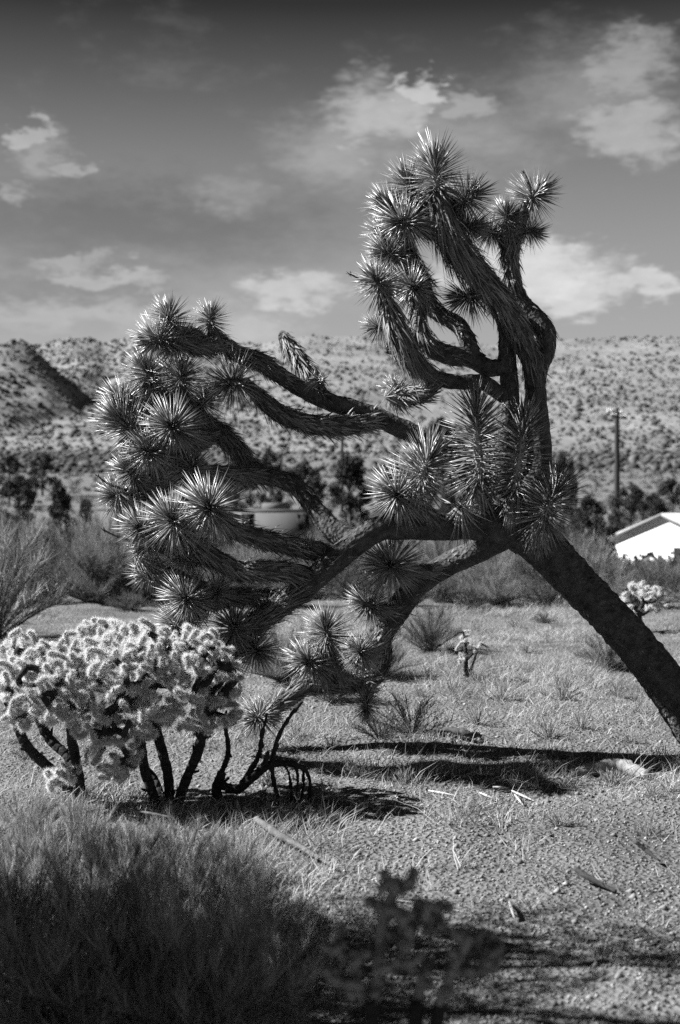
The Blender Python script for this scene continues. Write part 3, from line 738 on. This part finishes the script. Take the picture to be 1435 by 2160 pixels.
def foreground_cholla():
    rng = np.random.default_rng(21); d = 2.75
    f = lambda px, py, dd=0: at(px, py, d + dd)
    o = f(850, 2100); o[2] = H1(o[0], o[1])
    E = empty('cholla_cactus', tuple(o), 0, 'young dark cholla with short knobby joints rising from shaded foreground', 'cactus')
    g0 = np.array((o[0], o[1], H1(o[0], o[1]) - .03))
    chains = [[(790, 2110), (795, 2050), (800, 1985), (815, 1925), (832, 1880)], [(832, 1880), (818, 1855)], [(832, 1880), (876, 1864)], [(812, 1930), (790, 1900)], [(818, 1920), (850, 1925)],
              [(800, 1985), (850, 1962), (895, 1935), (935, 1912)], [(850, 1962), (855, 1925)], [(895, 1935), (905, 1900)], [(895, 1935), (935, 1940)], [(860, 1958), (868, 1985)], [(900, 1938), (915, 1965)],
              [(930, 2110), (955, 2050), (975, 2010), (990, 1972)], [(975, 2010), (1025, 2000), (1052, 1980)], [(1010, 2003), (1005, 1968)], [(955, 2050), (1010, 2048), (1055, 2040)], [(1010, 2048), (1040, 2010)],
              [(770, 2110), (740, 2050), (715, 2000), (700, 1975)], [(740, 2050), (770, 2005)], [(715, 2000), (690, 2010)], [(795, 2050), (840, 2035), (880, 2030)], [(880, 2110), (895, 2060), (900, 2030)], [(760, 2080), (720, 2075), (690, 2060)]]
    wood = MB()
    for s in ((780, 2115), (930, 2115), (880, 2115)):
        tube(wood, [g0 - o, (g0 + f(*s)) / 2 - o + np.array((0, 0, .05)), f(*s) - o], [.022, .018, .015], .03, 8, .003)
    link('stem', wood.mesh('stem', M['wood'], True), E)
    for ci, ch in enumerate(chains):
        dd0 = rng.uniform(-.05, .05)
        for a, b in zip(ch[:-1], ch[1:]):
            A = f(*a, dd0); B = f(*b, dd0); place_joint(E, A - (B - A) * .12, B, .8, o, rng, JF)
            for _ in range(2):
                q = A + (B - A) * rng.uniform(.35, 1); v = nrm(rng.normal(size=3) + nrm(B - A) * .5)
                place_joint(E, q, q + v * rng.uniform(.022, .042), .7, o, rng, JF)
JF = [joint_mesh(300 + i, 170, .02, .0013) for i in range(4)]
for me in JF: me.materials[1] = M['stick']  # dark spine colour deepens the shade on the foreground cholla
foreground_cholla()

def small_cholla(px, d, h, n, seed, label, wide=.5, name='cholla_cactus'):
    rng = np.random.default_rng(seed); x = (px - CX) / FPX * d; o = np.array((x, d, H1(x, d)))
    E = empty(name, tuple(o), 0, label, 'cactus')
    st = [[o - (0, 0, .03), o + (rng.uniform(-.05, .05), 0, h * .35), o + (rng.uniform(-.06, .06), 0, h * .6)]]
    if wide < .3:      # slim plant of a few upright stems
        st = [[o - (0, 0, .03), o + (-.01, 0, h * .5), o + (-.03, 0, h * .92)], [o - (0, 0, .03), o + (.05, .03, h * .3), o + (.09, .03, h * .62)], [o - (0, 0, .03), o + (-.02, -.03, h * .3), o + (.04, -.04, h * .5)]]
        grow_cholla(E, o, st, [(o + (-.02, 0, h * .8), (.07, .07, h * .2)), (o + (.09, .02, h * .6), (.06, .06, h * .18)), (o + (-.03, 0, h * .45), (.06, .06, h * .2))], n, rng, step=.055, rwood=.009, maxj=120, fat=.55)
        return
    grow_cholla(E, o, st, [(o + (0, 0, h * .66), (h * wide, h * wide, h * .36)), (o + (0, 0, h * .85), (h * wide * .5, h * wide * .5, h * .2))], n, rng, maxj=120)
small_cholla(986, 10.7, .40, 24, 31, 'small upright cholla standing alone on the pale open field', .2)
small_cholla(1356, 14.2, .52, 90, 32, 'rounded cholla behind the leaning trunk at the edge of the field', .55)
small_cholla(125, 30, 1.0, 40, 36, 'far cholla among the dark brush near the low plaster house', .5)

# ------------------------------------------------------------------ shrubs
def shrub_meshes(seed, h, r, nst, ntw, nlf, leaf, style):
    rng = np.random.default_rng(seed)
    stem = MB(); fol = MB()
    ph = rng.uniform(0, 2 * math.pi, nst); rho = rng.uniform(.15, 1, nst) ** .7
    tips = np.stack([r * rho * np.cos(ph), r * rho * np.sin(ph), h * (1 - .80 * rho ** 2) * rng.uniform(.7, 1.05, nst)], 1)
    ctl = tips * np.array((.35, .35, .55)) + rng.normal(0, .05 * h, (nst, 3))
    bs = tips * np.array((.06, .06, 0)); bs[:, 2] = -.03
    def bez(i, t):
        t = t[:, None]; return bs[i] * (1 - t) ** 2 + 2 * ctl[i] * t * (1 - t) + tips[i] * t ** 2
    for k in range(nst):
        t = np.linspace(0, 1, 5); P = bez(np.full(5, k), t)
        tube(stem, P, np.interp(t, [0, 1], [.012 * h ** .6 * (.5 if nlf == 0 else 1), .0015 if nlf == 0 else .003]), .2, 4, cap=False)
    i = rng.integers(0, nst, ntw); t = rng.uniform(.08, 1, ntw) ** .8
    p = bez(i, t); out = nrm(p + np.array((0, 0, -.1 * h)) + 1e-6)
    up = .9 if style == 'wispy' else .45
    d = nrm(out * .6 + np.array((0, 0, up)) + rng.normal(0, .38, (ntw, 3)))
    L = h * rng.uniform(.12, .32, ntw) * (1.15 if style == 'wispy' else .9)
    blades2(fol, p, d, sides_for(d, rng), L, (.0045 if style == 'wispy' else .006) * max(h, .35) ** .5, rng.normal(0, .03 * h, (ntw, 3)))
    if nlf:
        j = rng.integers(0, ntw, nlf)
        c = p[j] + d[j] * (L[j] * rng.uniform(.1, 1, nlf))[:, None] + rng.normal(0, .015 * h, (nlf, 3))
        quads(fol, c, rng, leaf)
    return stem, fol
SHR = {}
def shrub_kind(key, n, h, r, nst, ntw, nlf, leaf, style, m):
    SHR[key] = []
    for k in range(n):
        st, fo = shrub_meshes(sum(map(ord, key)) % 7 + k * 17 + len(key) * 31 + n, h, r, nst, ntw, nlf, leaf, style)
        SHR[key].append((st.mesh(key + '_stems', M['stem']), fo.mesh(key + '_foliage', M[m])))
def place_shrub(key, k, px, d, sc, name, label, cat, group=None, rz=0.0, sz=1.0, x=None):
    x = (px - CX) / FPX * d if x is None else x
    e = empty(name, (x, d, H1(x, d)), rz, label, cat, group); e.scale = (sc, sc, sc * sz)
    a, b = SHR[key][k % len(SHR[key])]
    link('stems', a, e); link('foliage', b, e)
    return e
shrub_kind('creosote', 4, 1.0, .75, 34, 2600, 5200, .013, 'leafy', 'shrubleaf')
shrub_kind('rabbitbrush', 4, 1.0, .80, 40, 5200, 2500, .010, 'wispy', 'paleleaf')
shrub_kind('twiggy', 3, .45, .42, 46, 4200, 0, .006, 'wispy', 'twig')
shrub_kind('dead_twigs', 2, .3, .28, 26, 900, 0, .006, 'leafy', 'darkwood')
shrub_kind('low_bush', 3, .5, .5, 40, 2600, 2600, .010, 'leafy', 'shrubleaf')

shrub_kind('bare_bush', 1, 1.25, .8, 30, 2600, 1600, .010, 'leafy', 'twig')
shrub_kind('tussock', 3, .16, .14, 24, 420, 0, .004, 'wispy', 'grass')
# brush line behind the open field
rng = np.random.default_rng(77)
line = []
for px in np.arange(-60, 1500, 62):
    for row in range(3):
        d = 18.6 + row * 4.2 + rng.uniform(-1, 1); p = px + rng.uniform(-28, 28) + row * 20
        if 820 < p < 880 and row == 0: continue
        line.append((p, d, row))
for k, (p, d, row) in enumerate(line):
    left = p < 480
    pale = rng.uniform() < (.55 if left else .35)
    hpx = rng.uniform(85, 150) * (1.0 if left else .85) * (1.0, 1.1, 1.15)[row]
    if p > 1285: hpx *= .62
    key = 'rabbitbrush' if pale else 'creosote'
    sc = hpx / FPX * d
    place_shrub(key, k, p, d, sc, 'rabbitbrush' if pale else 'creosote_bush',
                ('pale feathery brush in the band beyond the open field' if pale else 'dark leafy creosote bush in the band beyond the open field'), 'bush',
                'pale brush beyond the field' if pale else 'dark bushes beyond the field', rng.uniform(0, 6.28), rng.uniform(.8, 1.1))
for k, p in enumerate(np.arange(-40, 1480, 74)):
    if 640 < p < 800: continue
    place_shrub('low_bush' if k % 3 else 'rabbitbrush', k, p + rng.uniform(-25, 25), 17.4 + rng.uniform(-.6, .5), rng.uniform(.55, .95) if k % 3 else rng.uniform(.4, .6), 'low_bush', 'low leafy bush at the foot of the brush band bordering the field', 'bush', 'low bushes bordering the field', rng.uniform(0, 6.28), rng.uniform(.8, 1.2))
# named single shrubs on the field
place_shrub('rabbitbrush', 0, 905, 12.6, .46, 'round_bush', 'rounded bush with bright top behind the lower limb', 'bush', None, 1.0, .95)
place_shrub('low_bush', 0, 1146, 15.5, .36, 'low_bush', 'low dark spiky bush alone on the sunny field', 'bush', None, 2.0, .7)
place_shrub('rabbitbrush', 2, 1285, 11.5, .42, 'rabbitbrush', 'loose feathery brush against the underside of the leaning trunk', 'bush', None, .3, .8)
place_shrub('rabbitbrush', 1, 815, 10.8, .36, 'rabbitbrush', 'feathery brush behind the lowest drooping leaf heads', 'bush', None, 1.3, 1)
place_shrub('rabbitbrush', 3, 600, 10.6, .5, 'rabbitbrush', 'pale feathery brush behind the low shaggy limb and cholla', 'bush', None, 2.3, .9)
place_shrub('bare_bush', 0, -15, 13.6, .95, 'tall_bush', 'tall open bush with pale bare twigs beside the bushy cholla', 'bush', None, .7, 1.15)
place_shrub('twiggy', 0, 700, 9.6, .7, 'grass_clump', 'feathery dry clump below the dark hanging rosettes', 'bush', None, .7, 1)
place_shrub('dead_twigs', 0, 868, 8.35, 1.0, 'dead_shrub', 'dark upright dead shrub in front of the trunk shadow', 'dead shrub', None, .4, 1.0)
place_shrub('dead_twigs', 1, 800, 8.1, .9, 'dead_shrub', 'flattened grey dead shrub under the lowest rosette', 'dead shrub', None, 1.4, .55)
tus = [(1190, 1478), (1345, 1505), (905, 1432), (1010, 1440), (1105, 1375), (1040, 1395), (960, 1470), (1250, 1420), (1300, 1470), (1150, 1560), (1010, 1530), (880, 1470), (1230, 1540), (1060, 1480), (1080, 1320), (1000, 1330), (930, 1380), (1330, 1570), (700, 1580), (620, 1560), (760, 1640), (850, 1655), (950, 1640), (1120, 1650), (1290, 1660), (1375, 1690), (1180, 1740), (1370, 1760), (60, 1610), (240, 1640), (560, 1660), (690, 1690)]
for k, (px, py) in enumerate(tus):
    d = CAM_H * FPX / (py - HOR)
    place_shrub('tussock', k, px + rng.uniform(-8, 8), d, rng.uniform(.55, 1.15) * (.75 if py > 1630 else 1), 'grass_tussock', 'small dry grass tussock on the open sandy field', 'grass tussock', 'dry tussocks on the field', k * 1.1, rng.uniform(.7, 1.2))
# brush in the foreground, bottom left
fg = [(-60, 5.5, 1.0), (60, 5.65, .95), (175, 5.6, 1.0), (290, 5.35, .9), (395, 5.2, .85), (490, 5.15, .75), (0, 5.0, 1.0), (130, 4.9, 1.05), (265, 4.75, 1.05), (400, 4.6, .95), (500, 4.65, .8),
      (40, 4.3, 1.05), (190, 4.25, 1.1), (350, 4.1, 1.05), (490, 4.15, .9), (110, 3.75, 1.05), (280, 3.65, 1.05), (440, 3.6, .95), (570, 3.8, .75), (600, 4.4, .6)]
for k, (p, d, sc) in enumerate(fg):
    sc *= np.interp(d, [3.6, 4.6, 5.6], [.85, .72, .52])
    place_shrub('twiggy', k, p, d, sc, 'twiggy_brush', 'fine grey twiggy brush in the low thicket before the cholla', 'bush', 'low thicket before the cholla', k * 1.3, .82 + .3 * ((k * 37) % 10) / 10)

# ------------------------------------------------------------------ dark trees beyond, houses, pole
def tree_meshes(seed, h, r, style):
    rng = np.random.default_rng(seed); tr = MB(); cr = MB()
    tube(tr, [(0, 0, -.2), (.05, 0, h * .3), (-.05, .05, h * .7), (0, 0, h * .92)], [.16, .13, .08, .02], .2, 8, .02, 5)
    nl = 46
    for k in range(nl):
        f = rng.uniform(.1, 1); a = rng.uniform(0, 6.28)
        env = (1 - f) ** .7 * 1.0 + .12 if style == 'cone' else math.sqrt(max(0, 1 - (2 * f - .95) ** 2)) + .15
        rr = r * env * rng.uniform(.55, 1.0)
        c = np.array((rr * math.cos(a), rr * math.sin(a), h * (.12 + .88 * f)))
        tube(tr, [(0, 0, c[2] * .8), c * np.array((.5, .5, .92)), c], [.05, .03, .01], .3, 5, cap=False)
        m = 150; q = nrm(rng.normal(size=(m, 3))) * (rng.uniform(0, 1, (m, 1)) ** .5) * np.array((.30, .30, .2)) * r * .9 + c
        quads(cr, q, rng, .055 * r)
    return tr, cr
TM = {}
for st in ('cone', 'round'):
    TM[st] = [(a.mesh('tree_trunk', M['stem'], True), b.mesh('tree_crown', M['darkleaf'])) for a, b in (tree_meshes(5 + k + len(st), 4.0, 1.5, st) for k in range(2))]
def place_tree(st, k, px, d, top_py, wide, name, label, group=None):
    x = (px - CX) / FPX * d; z0 = H1(x, d); top = CAM_H - (top_py - HOR) / FPX * d; s = (top - z0) / 4.2
    e = empty(name, (x, d, z0), k * 1.7, label, 'tree', group); w = wide / FPX * d / 2 / 1.75
    e.scale = (w, w, s)
    a, b = TM[st][k % 2]; link('trunk', a, e); link('crown', b, e)
    return e
GT = 'dark trees in the valley'
place_tree('cone', 0, 738, 95, 945, 130, 'dark_conifer', 'broad black conifer behind the fork of the crooked limbs')
place_tree('round', 1, 935, 90, 880, 130, 'dark_tree', 'tall dark tree behind the big upright leaf heads')
place_tree('round', 0, 1188, 80, 950, 70, 'dark_tree', 'black rounded tree between leaning trunk and utility pole')
place_tree('cone', 1, 128, 70, 1010, 90, 'dark_conifer', 'dark pointed tree beside the low plaster house')
place_tree('cone', 0, 180, 66, 1045, 60, 'dark_conifer', 'short dark tree hard against the low plaster house wall')
place_tree('round', 1, 500, 90, 985, 110, 'dark_tree', 'dark tree rising just left of the flat-roofed house')
place_tree('round', 0, 640, 120, 975, 110, 'dark_tree', 'grey-green tree behind the flat-roofed house')
place_tree('round', 1, 840, 110, 985, 110, 'dark_tree', 'dark bushy tree right of the black conifer')
for k, (px, d, ty, w) in enumerate([(40, 120, 1000, 80), (330, 150, 985, 80), (420, 170, 975, 80), (1010, 105, 985, 90), (1060, 90, 1010, 100), (1240, 75, 1045, 80), (1330, 105, 1020, 90), (1380, 90, 1040, 80), (570, 160, 945, 55), (20, 200, 960, 60), (90, 230, 955, 60), (1420, 120, 1010, 90), (1270, 70, 1090, 70), (1225, 62, 1080, 70)]):
    place_tree('round', k, px, d, ty, w, 'dark_tree', 'dark bushy tree scattered across the valley floor', GT)

def wbox(mb, px0, px1, py0, py1, d, depth):
    a = at(px0, py1, d); b = at(px1, py0, d); return box(mb, a[0], b[0], d, d + depth, a[2], b[2])
def house_flat():
    d = 82; o = at(590, 1150, d); o[2] = H1(o[0], d)
    E = empty('flat_roofed_house', tuple(o), 0, 'grey plaster house with flat roof and raised parapet block', 'house')
    def part(name, m, boxes, par=E):
        mb = MB()
        for x0, x1, y0, y1, z0, z1 in boxes: box(mb, x0 - o[0], x1 - o[0], y0 - d, y1 - d, z0 - o[2], z1 - o[2])
        return link(name, mb.mesh(name, M[m]), par)
    X = lambda px: (px - CX) / FPX * d
    Z = lambda py: CAM_H - (py - HOR) / FPX * d
    zb = o[2] - .3
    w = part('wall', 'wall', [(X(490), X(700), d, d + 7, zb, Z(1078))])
    part('parapet', 'wall', [(X(552), X(602), d - .05, d + 3, Z(1078) - .1, Z(1062))])
    part('parapet', 'wall', [(X(488), X(702), d - .06, d + .2, Z(1081), Z(1074))])
    for p in (512, 630, 668):
        f = part('window', 'glass', [(X(p), X(p + 24), d - .03, d + .1, Z(1118), Z(1085))])
        part('window_frame', 'frame', [(X(p) - .06, X(p), d - .06, d + .05, Z(1118), Z(1085)), (X(p + 24), X(p + 24) + .06, d - .06, d + .05, Z(1118), Z(1085)), (X(p) - .06, X(p + 24) + .06, d - .06, d + .05, Z(1085), Z(1083)), (X(p) - .06, X(p + 24) + .06, d - .08, d + .05, Z(1120), Z(1118)), (X(p + 12) - .02, X(p + 12) + .02, d - .05, d + .02, Z(1118), Z(1085))], f)
    return E
house_flat()
def house_low():
    d = 74; o = at(240, 1150, d); o[2] = H1(o[0], d)
    E = empty('low_plaster_house', tuple(o), 0, 'long low plaster house wall behind the outermost leaf heads', 'house')
    X = lambda px: (px - CX) / FPX * d
    Z = lambda py: CAM_H - (py - HOR) / FPX * d
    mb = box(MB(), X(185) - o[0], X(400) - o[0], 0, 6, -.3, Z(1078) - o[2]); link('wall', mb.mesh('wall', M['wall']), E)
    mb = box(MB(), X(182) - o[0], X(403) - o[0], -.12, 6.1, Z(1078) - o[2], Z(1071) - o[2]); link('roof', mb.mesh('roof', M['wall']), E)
    mb = box(MB(), X(228) - o[0], X(240) - o[0], -.03, .1, 0.05, Z(1108) - o[2]); dr = link('door', mb.mesh('door', M['pole']), E)
    mb = box(MB(), X(270) - o[0], X(300) - o[0], -.03, .1, Z(1125) - o[2], Z(1095) - o[2]); link('window', mb.mesh('window', M['glass']), E)
house_low()
def house_white():
    d = 75; o = at(1405, 1180, d); o[2] = H1(o[0], d)
    rz = math.radians(-58)
    E = empty('white_gabled_house', tuple(o), rz, 'white house with pale pitched roof beyond the leaning trunk', 'house')
    # local: gable end faces -Y (camera side), ridge runs along +Y
    w = 4.2; hw = 1.95; hr = 3.3
    mb = MB(); v = [(-w, 0, -.5), (w, 0, -.5), (w, 0, hw), (0, 0, hr), (-w, 0, hw), (-w, 8, -.5), (w, 8, -.5), (w, 8, hw), (0, 8, hr), (-w, 8, hw)]
    mb.add(v, [(0, 1, 2, 4), (1, 6, 7, 2), (5, 0, 4, 9), (6, 5, 9, 7)], [(4, 2, 3), (7, 9, 8)]); link('wall', mb.mesh('wall', M['whitewall']), E)
    mb = MB()
    for s in (-1, 1):
        a = np.array((s * (w + .35), 0, hw - .15)); b = np.array((0, 0, hr + .02)); up = np.array((0, 0, .16))
        v = [a + (0, -.35, 0), b + (0, -.35, 0), b + (0, 8.35, 0), a + (0, 8.35, 0)]; v = v + [p + up for p in v]
        mb.add(v, [(0, 3, 2, 1), (4, 5, 6, 7), (0, 1, 5, 4), (1, 2, 6, 5), (2, 3, 7, 6), (3, 0, 4, 7)])
    link('roof', mb.mesh('roof', M['roof']), E)
    mb = box(MB(), w - .04, w + .03, 2.5, 3.4, .2, .95); link('window', mb.mesh('window', M['glass']), E)
    mb = box(MB(), .6, 1.5, -.03, .05, .6, 1.6); link('window', mb.mesh('window', M['glass']), E)
house_white()

def utility_pole(px, d, top, bot_extra, label, arms=True):
    x = (px - CX) / FPX * d; z0 = H1(x, d); zt = CAM_H - (top - HOR) / FPX * d
    E = empty('utility_pole', (x, d, z0), math.radians(62) if arms else 0, label, 'utility pole', None)
    hh = zt - z0
    mb = MB(); tube(mb, [(0, 0, -.3), (0, 0, hh * .5), (0, 0, hh)], [.26, .24, .20], .6, 10); link('pole', mb.mesh('pole', M['pole'], True), E)
    if arms:
        for k, (dz, ln) in enumerate(((.35, 2.2), (.75, 2.2))):
            yo = .18 if k == 0 else -.18
            a = link('crossarm', box(MB(), -ln, ln, yo - .06, yo + .06, hh - dz - .07, hh - dz + .07).mesh('crossarm', M['insul' if k == 0 else 'pole']), E)
            for q in (-2.05, -1.5, -.9, .9, 1.5, 2.05):
                mb = MB(); tube(mb, [(q, yo, hh - dz + .05), (q, yo, hh - dz + .16), (q, yo, hh - dz + .30)], [.05, .09, .05], .06, 8)
                link('insulator', mb.mesh('insulator', M['insul'], True), a)
    return E
utility_pole(1302, 115, 862, 0, 'tall dark wooden utility pole with crossarms of white insulators')
utility_pole(722, 190, 918, 0, 'slim far utility pole under the thick upper limb', False)

# ------------------------------------------------------------------ things lying on the ground
def lying(name, pts, rad, m, label, cat, group=None, seg=9, rough=.004, frag=0):
    P = []
    for (px, py, lift) in pts:
        d = CAM_H * FPX / (py - HOR)
        for _ in range(4):
            x = (px - CX) / FPX * d; d = (CAM_H - H1(x, d) - lift) * FPX / (py - HOR)
        x = (px - CX) / FPX * d; P.append(np.array((x, d, H1(x, d) + lift)))
    o = P[0].copy(); mb = MB(); tube(mb, [p - o for p in P], rad, .012, seg, rough, 18)
    e = link(name, mb.mesh(name, M[m], True)); e.location = tuple(o)
    return tag(e, label, cat, group)
lying('fallen_branch', [(540, 1728, .05), (590, 1762, .045), (640, 1792, .04), (704, 1828, .02)], [.015, .017, .012, .007], 'stick', 'weathered fallen branch lying by the edge of the thicket', 'branch', rough=.007)
lying('fallen_log', [(1205, 1630, .0), (1262, 1620, .035), (1310, 1616, .045), (1366, 1636, .02)], [.026, .04, .044, .022], 'log', 'pale sunlit log lying in the trunk shadow', 'log', seg=18, rough=.014)
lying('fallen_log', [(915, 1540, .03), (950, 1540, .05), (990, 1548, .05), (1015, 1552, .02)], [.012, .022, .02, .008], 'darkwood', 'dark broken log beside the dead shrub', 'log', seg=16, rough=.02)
lying('dead_stick', [(1212, 1832, .06), (1250, 1856, .03), (1300, 1880, .012)], [.010, .011, .006], 'darkwood', 'dark stick jutting from the bare gravel', 'stick')
lying('dead_stick', [(255, 1705, .05), (320, 1716, .06), (370, 1726, .05)], [.006, .007, .004], 'stick', 'pale thin stick at the feet of the cholla stems', 'stick')
lying('dead_stick', [(1340, 1775, .08), (1365, 1795, .05), (1390, 1815, .03)], [.008, .008, .005], 'darkwood', 'thin dark twig poking up from the gravel near dry grass', 'stick')
for k, (a, b) in enumerate([((905, 1668), (965, 1678)), ((1080, 1668), (1128, 1690)), ((1012, 1672), (1050, 1688)), ((1086, 1676), (1104, 1698)), ((1075, 1902), (1086, 1938)), ((980, 1705), (995, 1698)), ((835, 1680), (846, 1690)), ((1040, 1660), (1075, 1662)), ((500, 1690), (508, 1720)), ((1340, 1985), (1385, 1978))]):
    lying('dry_leaf_blade', [(a[0], a[1], .015), ((a[0] + b[0]) / 2, (a[1] + b[1]) / 2, .02), (b[0], b[1], .01)], [.005, .0065, .002], 'dead', 'bleached fallen leaf blade on the gravel', 'leaf', 'bleached leaf blades on the gravel', 5, 0)
def rock(px, py, s, seed, label):
    d = CAM_H * FPX / (py - HOR); x = (px - CX) / FPX * d
    rng = np.random.default_rng(seed); bm_v = nrm(rng.normal(size=(1, 3)))
    import bmesh
    bm = bmesh.new(); bmesh.ops.create_icosphere(bm, subdivisions=3, radius=1)
    for v in bm.verts:
        n = mnoise.noise(v.co * 1.4 + Vector((seed, 0, 0))) * .35 + mnoise.noise(v.co * 4 + Vector((seed, 3, 0))) * .1
        v.co = v.co * (1 + n); v.co.x *= s[0]; v.co.y *= s[1]; v.co.z *= s[2]
    me = bpy.data.meshes.new('rock'); bm.to_mesh(me); bm.free(); me.materials.append(M['rock'])
    o = link('rock', me); o.location = (x, d, H1(x, d) + s[2] * .45); return tag(o, label, 'rock')
rock(1010, 1272, (.12, .1, .06), 3, 'small pale rock where the field meets the brush')
rock(1190, 1275, (.12, .1, .09), 5, 'squat pale rock against the trunk underside at the brush edge')

# ------------------------------------------------------------------ grass and gravel
def grass():
    rng = np.random.default_rng(13); mb = MB()
    n = 30000
    y = 4.2 + (19 - 4.2) * rng.uniform(0, 1, n) ** .75; x = rng.uniform(-.34, .34, n) * y
    dens = vfbm(x * .8, y * .8, 3, 50) + .5
    keep = rng.uniform(0, 1, n) < np.clip((dens - .36) * 2.6, .04, 1) * np.where(y < 6.0, np.clip(.9 - (x + .6) * .9, .10, 1), 1)
    x, y = x[keep], y[keep]; n = len(x); z = H(x, y)
    hgt = rng.uniform(.02, .085, n) * (1 + 1.1 * (dens[keep] > .57)) * np.where(y > 12, .9, 1)
    k = 10
    P = np.repeat(np.stack([x, y, z - .005], 1), k, 0); hh = np.repeat(hgt, k)
    P[:, :2] += rng.normal(0, .022, (n * k, 2))
    d = nrm(np.stack([rng.normal(.05, .7, n * k), rng.normal(0, .7, n * k), np.ones(n * k)], 1))
    L = hh * rng.uniform(.5, 1.25, n * k)
    bend = np.stack([rng.normal(.1, .45, n * k), rng.normal(0, .45, n * k), -rng.uniform(0, .4, n * k)], 1) * L[:, None] * .7
    blades2(mb, P, d, sides_for(d, rng), L, .0042, bend)
    o = link('dry_grass', mb.mesh('dry_grass', M['grass'])); tag(o, 'short bleached dry grass tufts across the sandy field', 'grass', kind='stuff')
    # taller straw round the cholla feet and in the trunk shadow
    mb = MB(); spots = [(200, 1680, .35, 160), (470, 1740, .35, 120), (600, 1740, .3, 90), (560, 1560, .45, 110), (640, 1530, .4, 90), (860, 1640, .3, 60), (560, 1800, .3, 80), (620, 1860, .3, 80), (520, 1760, .35, 80), (660, 1950, .3, 60), (1160, 1640, .3, 80), (1090, 1630, .3, 60), (780, 1620, .4, 60), (1370, 1600, .3, 60), (100, 1690, .3, 90), (330, 1720, .3, 60), (1000, 1430, .3, 50), (1240, 1450, .4, 60), (960, 1560, .3, 50), (660, 1750, .25, 60), (1150, 1520, .5, 70), (1320, 1520, .4, 60)]
    for px, py, rad, m in spots:
        d0 = CAM_H * FPX / (py - HOR); x0 = (px - CX) / FPX * d0
        m *= 4; xx = x0 + rng.normal(0, rad * .5, m); yy = d0 + rng.normal(0, rad * .45, m)
        P = np.stack([xx, yy, H(xx, yy) - .005], 1)
        d = nrm(np.stack([rng.normal(.1, .5, m), rng.normal(0, .5, m), np.ones(m)], 1)); L = rng.uniform(.05, .19, m) * rng.uniform(.5, 1, m)
        bend = np.stack([rng.normal(.25, .5, m), rng.normal(0, .45, m), -rng.uniform(.1, .6, m)], 1) * L[:, None] * .6
        blades2(mb, P, d, sides_for(d, rng), L, .0038, bend)
    o = link('tall_straw', mb.mesh('tall_straw', M['grass'])); tag(o, 'taller bent straw clumps around the cactus and log', 'grass', kind='stuff')
grass()
def gravel():
    rng = np.random.default_rng(19); n = 34000
    y = 3.2 + 9 * rng.uniform(0, 1, n) ** 1.4; x = rng.uniform(-.33, .33, n) * y
    r = rng.uniform(.003, .008, n) * np.where(rng.uniform(0, 1, n) > .96, 2.3, 1)
    p = np.stack([x, y, H(x, y) + r * .25], 1)
    oc = np.array([(1, 0, 0), (0, 1, 0), (-1, 0, 0), (0, -1, 0), (0, 0, .8), (0, 0, -.8)]); f = np.array([(0, 1, 4), (1, 2, 4), (2, 3, 4), (3, 0, 4), (1, 0, 5), (2, 1, 5), (3, 2, 5), (0, 3, 5)])
    v = oc[None] * rng.uniform(.6, 1.35, (n, 6, 1)) * r[:, None, None]
    a = rng.uniform(0, 6.28, n); ca, sa = np.cos(a)[:, None], np.sin(a)[:, None]
    v = np.stack([v[:, :, 0] * ca - v[:, :, 1] * sa, v[:, :, 0] * sa + v[:, :, 1] * ca, v[:, :, 2]], -1) + p[:, None]
    mb = MB().add(v.reshape(-1, 3), None, (np.arange(n)[:, None, None] * 6 + f[None]).reshape(-1, 3))
    o = link('gravel', mb.mesh('gravel', M['pebble'])); tag(o, 'coarse gravel strewn over the sandy ground', 'gravel', kind='stuff')
gravel()

# junipers added out of view on the left to shade the near ground
def juniper(x, y, h, w, k, label):
    e = empty('added_shade_juniper', (x, y, H1(x, y)), k, label, 'tree'); e.scale = (w / 1.75, w / 1.75, h / 4.2)
    a, b = TM['round'][k % 2]; link('trunk', a, e); link('crown', b, e)
juniper(-3.5, 3.45, 3.1, 1.1, 0, 'broad unseen juniper added left of the thicket to shade the near ground')
juniper(-3.0, 2.95, 3.7, 1.0, 1, 'taller unseen juniper added left of the thicket to shade the foreground cholla')

def sparse_shade_tree():  # open-crowned tree added outside the view for partial shade on the gravel
    rng = np.random.default_rng(9); tr = MB(); cr = MB()
    x, y = -3.1, 4.4
    e = empty('added_shade_tree', (x, y, H1(x, y)), 0, 'thin open-crowned tree added out of view to dapple the ground with shade', 'tree')
    for k in range(5):
        a = k * 1.3 + .4; tip = np.array((math.cos(a) * .8, math.sin(a) * .55, 2.9 + .3 * (k % 3)))
        tube(tr, [(0, 0, -.1), tip * np.array((.2, .2, .35)), tip * np.array((.6, .6, .7)), tip], [.05, .04, .025, .006], .1, 7, .006, 12)
        for j in range(16):
            f = rng.uniform(.55, 1); p = tip * np.array((f, f, f)); d = nrm(rng.normal(size=3) + np.array((0, 0, .3))); q = p + d * rng.uniform(.3, .6)
            tube(tr, [p, (p + q) / 2 + rng.normal(0, .03, 3), q], [.009, .006, .003], .15, 4, cap=False)
            m = 90; t = rng.uniform(0, 1, m)[:, None]; quads(cr, p + (q - p) * t + rng.normal(0, .07, (m, 3)), rng, .026)
    link('trunk', tr.mesh('trunk', M['stem'], True), e); link('crown', cr.mesh('crown', M['shrubleaf']), e)
sparse_shade_tree()
